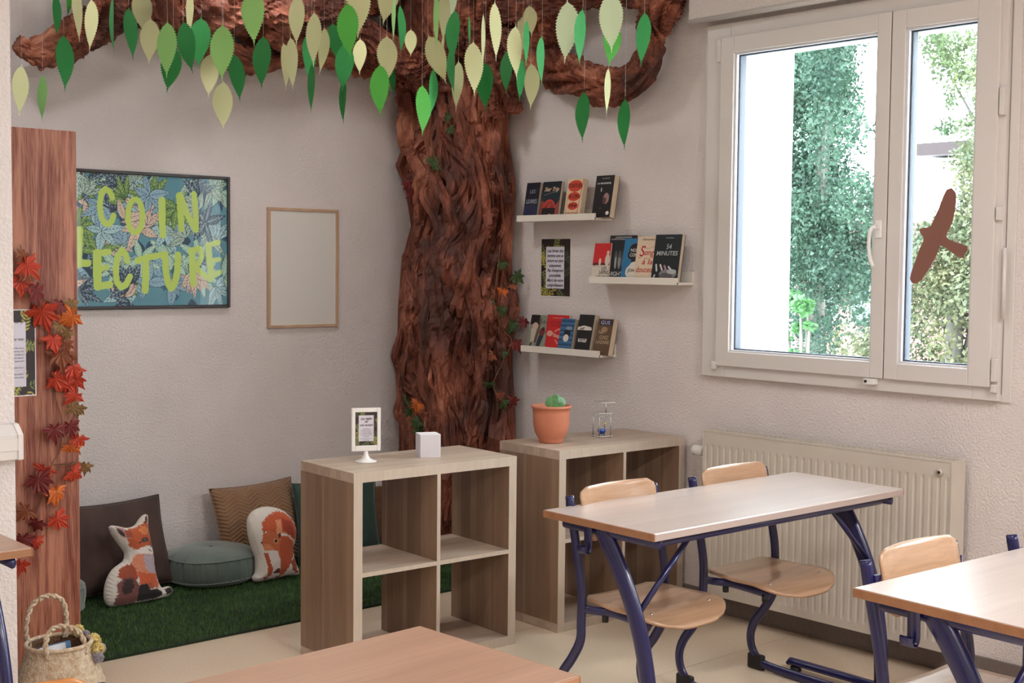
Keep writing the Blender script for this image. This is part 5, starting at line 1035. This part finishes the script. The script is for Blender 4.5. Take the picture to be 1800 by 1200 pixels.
# ================================================================== HANGING PAPER LEAVES
def leafmesh(seed):
    """serrated pointed paper leaf, stem at z=0, tip at z=-1"""
    rr = random.Random(seed); nT = 17; prof = [(0, .006), (.035, .008), (.06, .022)]
    def wd(t): return .212*(math.sin(PI*min(1, max(0, (t-.05)/.86))**.78))**.9 if t < .90 else .0
    for k in range(nT):
        t0 = .08+(.80)*k/nT; t1 = .08+.80*(k+1)/nT; prof.append((t0+.5*(t1-t0), wd(t0+.5*(t1-t0))+.004)); prof.append((t1-.006, wd(t1)+.020)); prof.append((t1, max(.010, wd(t1)-.010)))
    prof += [(.90, .022), (.94, .010), (.97, .007), (1.0, .002)]; vs = []; fs = []
    bend = rr.uniform(-.05, .05); fold = rr.uniform(.0, .03)
    for t, w_ in prof:
        yb = bend*math.sin(PI*t); xc = .02*math.sin((t-.8)*9)*(t > .8)*rr.choice((-1, 1))*0
        vs += [(-w_+xc, yb-fold*w_, -t), (xc, yb, -t), (w_+xc, yb-fold*w_, -t)]
    for k in range(len(prof)-1): a = 3*k; fs += [(a, a+1, a+4, a+3), (a+1, a+2, a+5, a+4)]
    return me_py('hanging_leaf', vs, fs)
PC = {'dg': ('dark_green_card', (34, 112, 52)), 'mg': ('green_card', (56, 146, 80)), 'bg': ('bright_green_card', (80, 164, 66)), 'lg': ('light_green_card', (138, 190, 112)), 'cr': ('sage_cream_card', (192, 192, 146)), 'ol': ('sage_cream_card', (192, 192, 146)), 'pm': ('pale_mint_card', (184, 198, 164))}
LM_ = {}
def hanging(code, x, y, tx, ty, wpx, label, blur=0):
    Lp = math.hypot(tx-x, ty-y); full = {'cr': .215, 'ol': .21, 'pm': .22}.get(code, .20)
    back = code in ('ol', 'dg'); d = FPX*full/Lp; d = min(d, 5.9 if not back else 6.3)
    # keep it clear of walls and branches
    for _ in range(40):
        rr_ = ray(x, y); p = CP+rr_*d
        lim = (p.x < -.12 and p.y < (YB-.14))
        if lim: break
        d -= .06
    q = CP+ray(tx, ty)*d; L = (q-p).length
    key = (code, hash((x*7+y)) % 4); nm, rgb = PC[code]
    if key not in LM_:
        me = leafmesh(len(LM_)+3); me.materials.append(mat(nm, rgb, .75, spec=.3, trans=.12)); LM_[key] = me
    o = bpy.data.objects.new('hanging_leaf', LM_[key]); COL.objects.link(o)
    ratio = min(1, (wpx/FPX*d)/(.43*L)); yaw = math.acos(ratio)*(1 if (x+tx) % 2 < 1 else -1)
    zax = (p-q).normalized(); f = (CP-p); f = (f-zax*f.dot(zax)).normalized(); xax = zax.cross(f)*-1; xax = f.cross(zax)*-1
    M = Matrix(((xax.x, -f.x, zax.x), (xax.y, -f.y, zax.y), (xax.z, -f.z, zax.z)))
    if M.determinant() < 0: xax = -xax; M = Matrix(((xax.x, -f.x, zax.x), (xax.y, -f.y, zax.y), (xax.z, -f.z, zax.z)))
    o.matrix_world = Matrix.Translation(p) @ (M @ Matrix.Rotation(yaw, 3, 'Z')).to_4x4() @ Matrix.Scale(L, 4)
    tag(o, label, 'paper leaf', 'paper leaves hanging from the ceiling under the branches')
    if p.z < HC-.01:
        th = tube('thread', [(p.x, p.y, HC-.001), (p.x, p.y, p.z)], .0004, THREAD, None, ns=3, smooth=False); bpy.context.view_layer.update(); th.parent = o; th.matrix_parent_inverse = o.matrix_world.inverted()
    return o
CN = {'dg': 'dark green', 'mg': 'mid green', 'bg': 'bright green', 'lg': 'light green', 'cr': 'cream', 'ol': 'shaded olive cream', 'pm': 'pale mint'}
LV = [('dg', 98, -15, 98, 68, 15, 'narrow, first from the left, its tip beside the broken twig'), ('bg', 122, -20, 118, 30, 9, 'sliver, just its tip showing beside the far left cream leaf'), ('cr', 134, -30, 140, 76, 17, 'narrow, in front of the tip of the far left branch'), ('cr', 160, -5, 157, 92, 23, 'hanging just left of the far left branch bend'), ('dg', 112, 58, 114, 162, 31, 'broad, hanging lowest below the far left branch end'),
('mg', 198, -10, 201, 97, 8, 'edge on sliver right of the far left branch'), ('dg', 226, 10, 234, 107, 24, 'hanging left of the two faint olive leaves'), ('ol', 246, -20, 255, 62, 35, 'upper of two overlapping left of the thick branch'), ('ol', 265, 30, 262, 114, 34, 'faint, lower one of two overlapping above the poster'), ('lg', 294, 35, 293, 138, 34, 'hanging at the cut end of the thick branch'),
('dg', 305, 76, 293, 164, 36, 'behind the light leaf above the poster, lowest there'), ('dg', 322, 35, 339, 130, 32, 'leaning right behind the narrow cream strip leaf'), ('cr', 332, -25, 331, 73, 13, 'narrow strip in front of the thick branch'), ('mg', 354, 28, 349, 121, 38, 'broad, with rounded top below the thick branch'), ('lg', 391, 40, 390, 144, 41, 'broad, below the thick branch right of its middle'),
('dg', 412, 92, 422, 180, 28, 'peeping out right of the broad light green leaf'), ('ol', 370, 92, 366, 172, 32, 'faint, left behind the broad light green leaf'), ('ol', 393, 140, 393, 230, 35, 'lowest on the left half, hanging alone above the poster corner'), ('lg', 444, -25, 447, 82, 40, 'large, cut by the top edge left of the knotted branch'), ('ol', 38, 112, 34, 205, 28, 'faint, at the far left edge above the wood grain board'),
('lg', 75, 128, 74, 215, 17, 'faint narrow, low above the wood grain board'), ('dg', 463, 60, 460, 158, 32, 'hanging below the big light leaf, left of the knotted branch'), ('cr', 522, -12, 521, 82, 28, 'cut by the top edge in front of the knotted branch'), ('cr', 510, 62, 515, 160, 22, 'brightest one, low in the left middle'), ('ol', 497, 72, 502, 160, 17, 'behind the brightest cream leaf'),
('cr', 552, 18, 551, 119, 27, 'hanging in front of the rolled paper knot'), ('mg', 540, 58, 542, 147, 24, 'behind the cream leaf below the rolled knot'), ('ol', 570, 45, 561, 132, 19, 'half hidden right of the cream leaf at the rolled knot'), ('dg', 548, 108, 547, 200, 13, 'narrow, low against the wall left of the middle'), ('dg', 584, 38, 600, 118, 30, 'deep in shade left of the large bright leaf'),
('bg', 611, 2, 616, 105, 38, 'large, tilted left of the big cream leaf at the top'), ('mg', 607, 72, 602, 162, 33, 'below the large bright leaf, over the wall'), ('cr', 630, -38, 629, 68, 42, 'biggest, cut by the top edge left of the bundle end'), ('dg', 605, 132, 604, 220, 13, 'narrow, lowest left of the trunk over bare wall'), ('ol', 633, 66, 632, 132, 24, 'small, between green leaf and red paper bundle'),
('cr', 690, -42, 673, 44, 37, 'tilted, cut by the top edge above the dark gap'), ('cr', 680, 60, 682, 146, 36, 'broad, left of the red paper bundle end'), ('lg', 693, -10, 692, 76, 7, 'edge on sliver over the broad cream leaf by the bundle'), ('mg', 703, 5, 703, 98, 14, 'narrow, over the dark gap left of the trunk'), ('bg', 668, 110, 669, 207, 34, 'hanging low left of the trunk edge'),
('ol', 722, 50, 722, 100, 30, 'small, in the shade over the red paper bundle'), ('cr', 752, 60, 785, 148, 35, 'broad tilted one right of the red paper bundle'), ('dg', 690, 118, 690, 168, 11, 'small, behind the broad cream leaf at the trunk edge'), ('bg', 742, 146, 742, 240, 27, 'low in front of the left side of the trunk'), ('mg', 762, 118, 756, 206, 16, 'narrow, behind the low bright leaf on the trunk'),
('lg', 767, -20, 768, 92, 10, 'narrow strip over the tilted cream leaf'), ('ol', 777, -20, 778, 76, 21, 'cut by the top edge behind the pale mint leaf'), ('pm', 789, -42, 786, 52, 25, 'cut by the top edge above the trunk centre'), ('cr', 781, 56, 777, 111, 5, 'white edge on sliver over the tilted cream leaf'), ('mg', 800, 14, 797, 112, 25, 'right of the pale leaf above the trunk centre'),
('mg', 794, 76, 799, 168, 15, 'narrow, below the mid green leaf on the trunk centre'), ('ol', 806, 104, 801, 196, 21, 'low in front of the trunk centre'), ('mg', 824, 25, 825, 88, 4, 'thread thin edge on one over the trunk top'), ('cr', 832, 70, 834, 170, 33, 'broad, hanging over the upper trunk'), ('cr', 850, 20, 848, 124, 7, 'edge on strip right of the broad leaf on the trunk'),
('cr', 870, 0, 872, 109, 21, 'right of the edge on strip, over the trunk top'), ('dg', 853, 106, 854, 197, 30, 'low behind the broad cream leaf on the trunk'), ('ol', 907, 42, 909, 140, 26, 'at the right edge of the trunk top'), ('ol', 914, 22, 919, 92, 18, 'behind the one at the right edge of the trunk top'), ('cr', 930, 8, 935, 64, 28, 'half hidden by paper bark right of the trunk top'),
('mg', 927, 32, 925, 121, 11, 'narrow, in front of cream leaves right of the trunk top'), ('dg', 893, 84, 890, 168, 22, 'deep in shade on the right trunk edge'), ('mg', 919, 100, 913, 180, 16, 'below the narrow leaf at the right trunk edge'), ('ol', 933, 108, 932, 194, 27, 'low over bare wall right of the trunk'), ('mg', 953, 60, 953, 152, 14, 'narrow, left of the drooping right branch'),
('pm', 997, -2, 992, 112, 41, 'large, left above the drooping right branch'), ('mg', 1025, 12, 1019, 117, 20, 'between the two large pale leaves on the right'), ('pm', 1072, -18, 1075, 94, 42, 'large, right one cut by the top edge'), ('bg', 1078, 34, 1070, 118, 32, 'behind the right large pale leaf'), ('mg', 1133, 18, 1126, 118, 26, 'farthest right, before the rising branch'),
('ol', 1070, 116, 1066, 204, 11, 'narrow faint one over the drooping right branch'), ('dg', 1027, 158, 1024, 252, 25, 'left one of two below the drooping right branch'), ('dg', 1099, 170, 1098, 265, 22, 'right one of two below the drooping right branch')]
for code, x, y, tx, ty, wpx, rest in LV: hanging(code, x, y, tx, ty, wpx, CN[code]+' paper leaf '+rest)
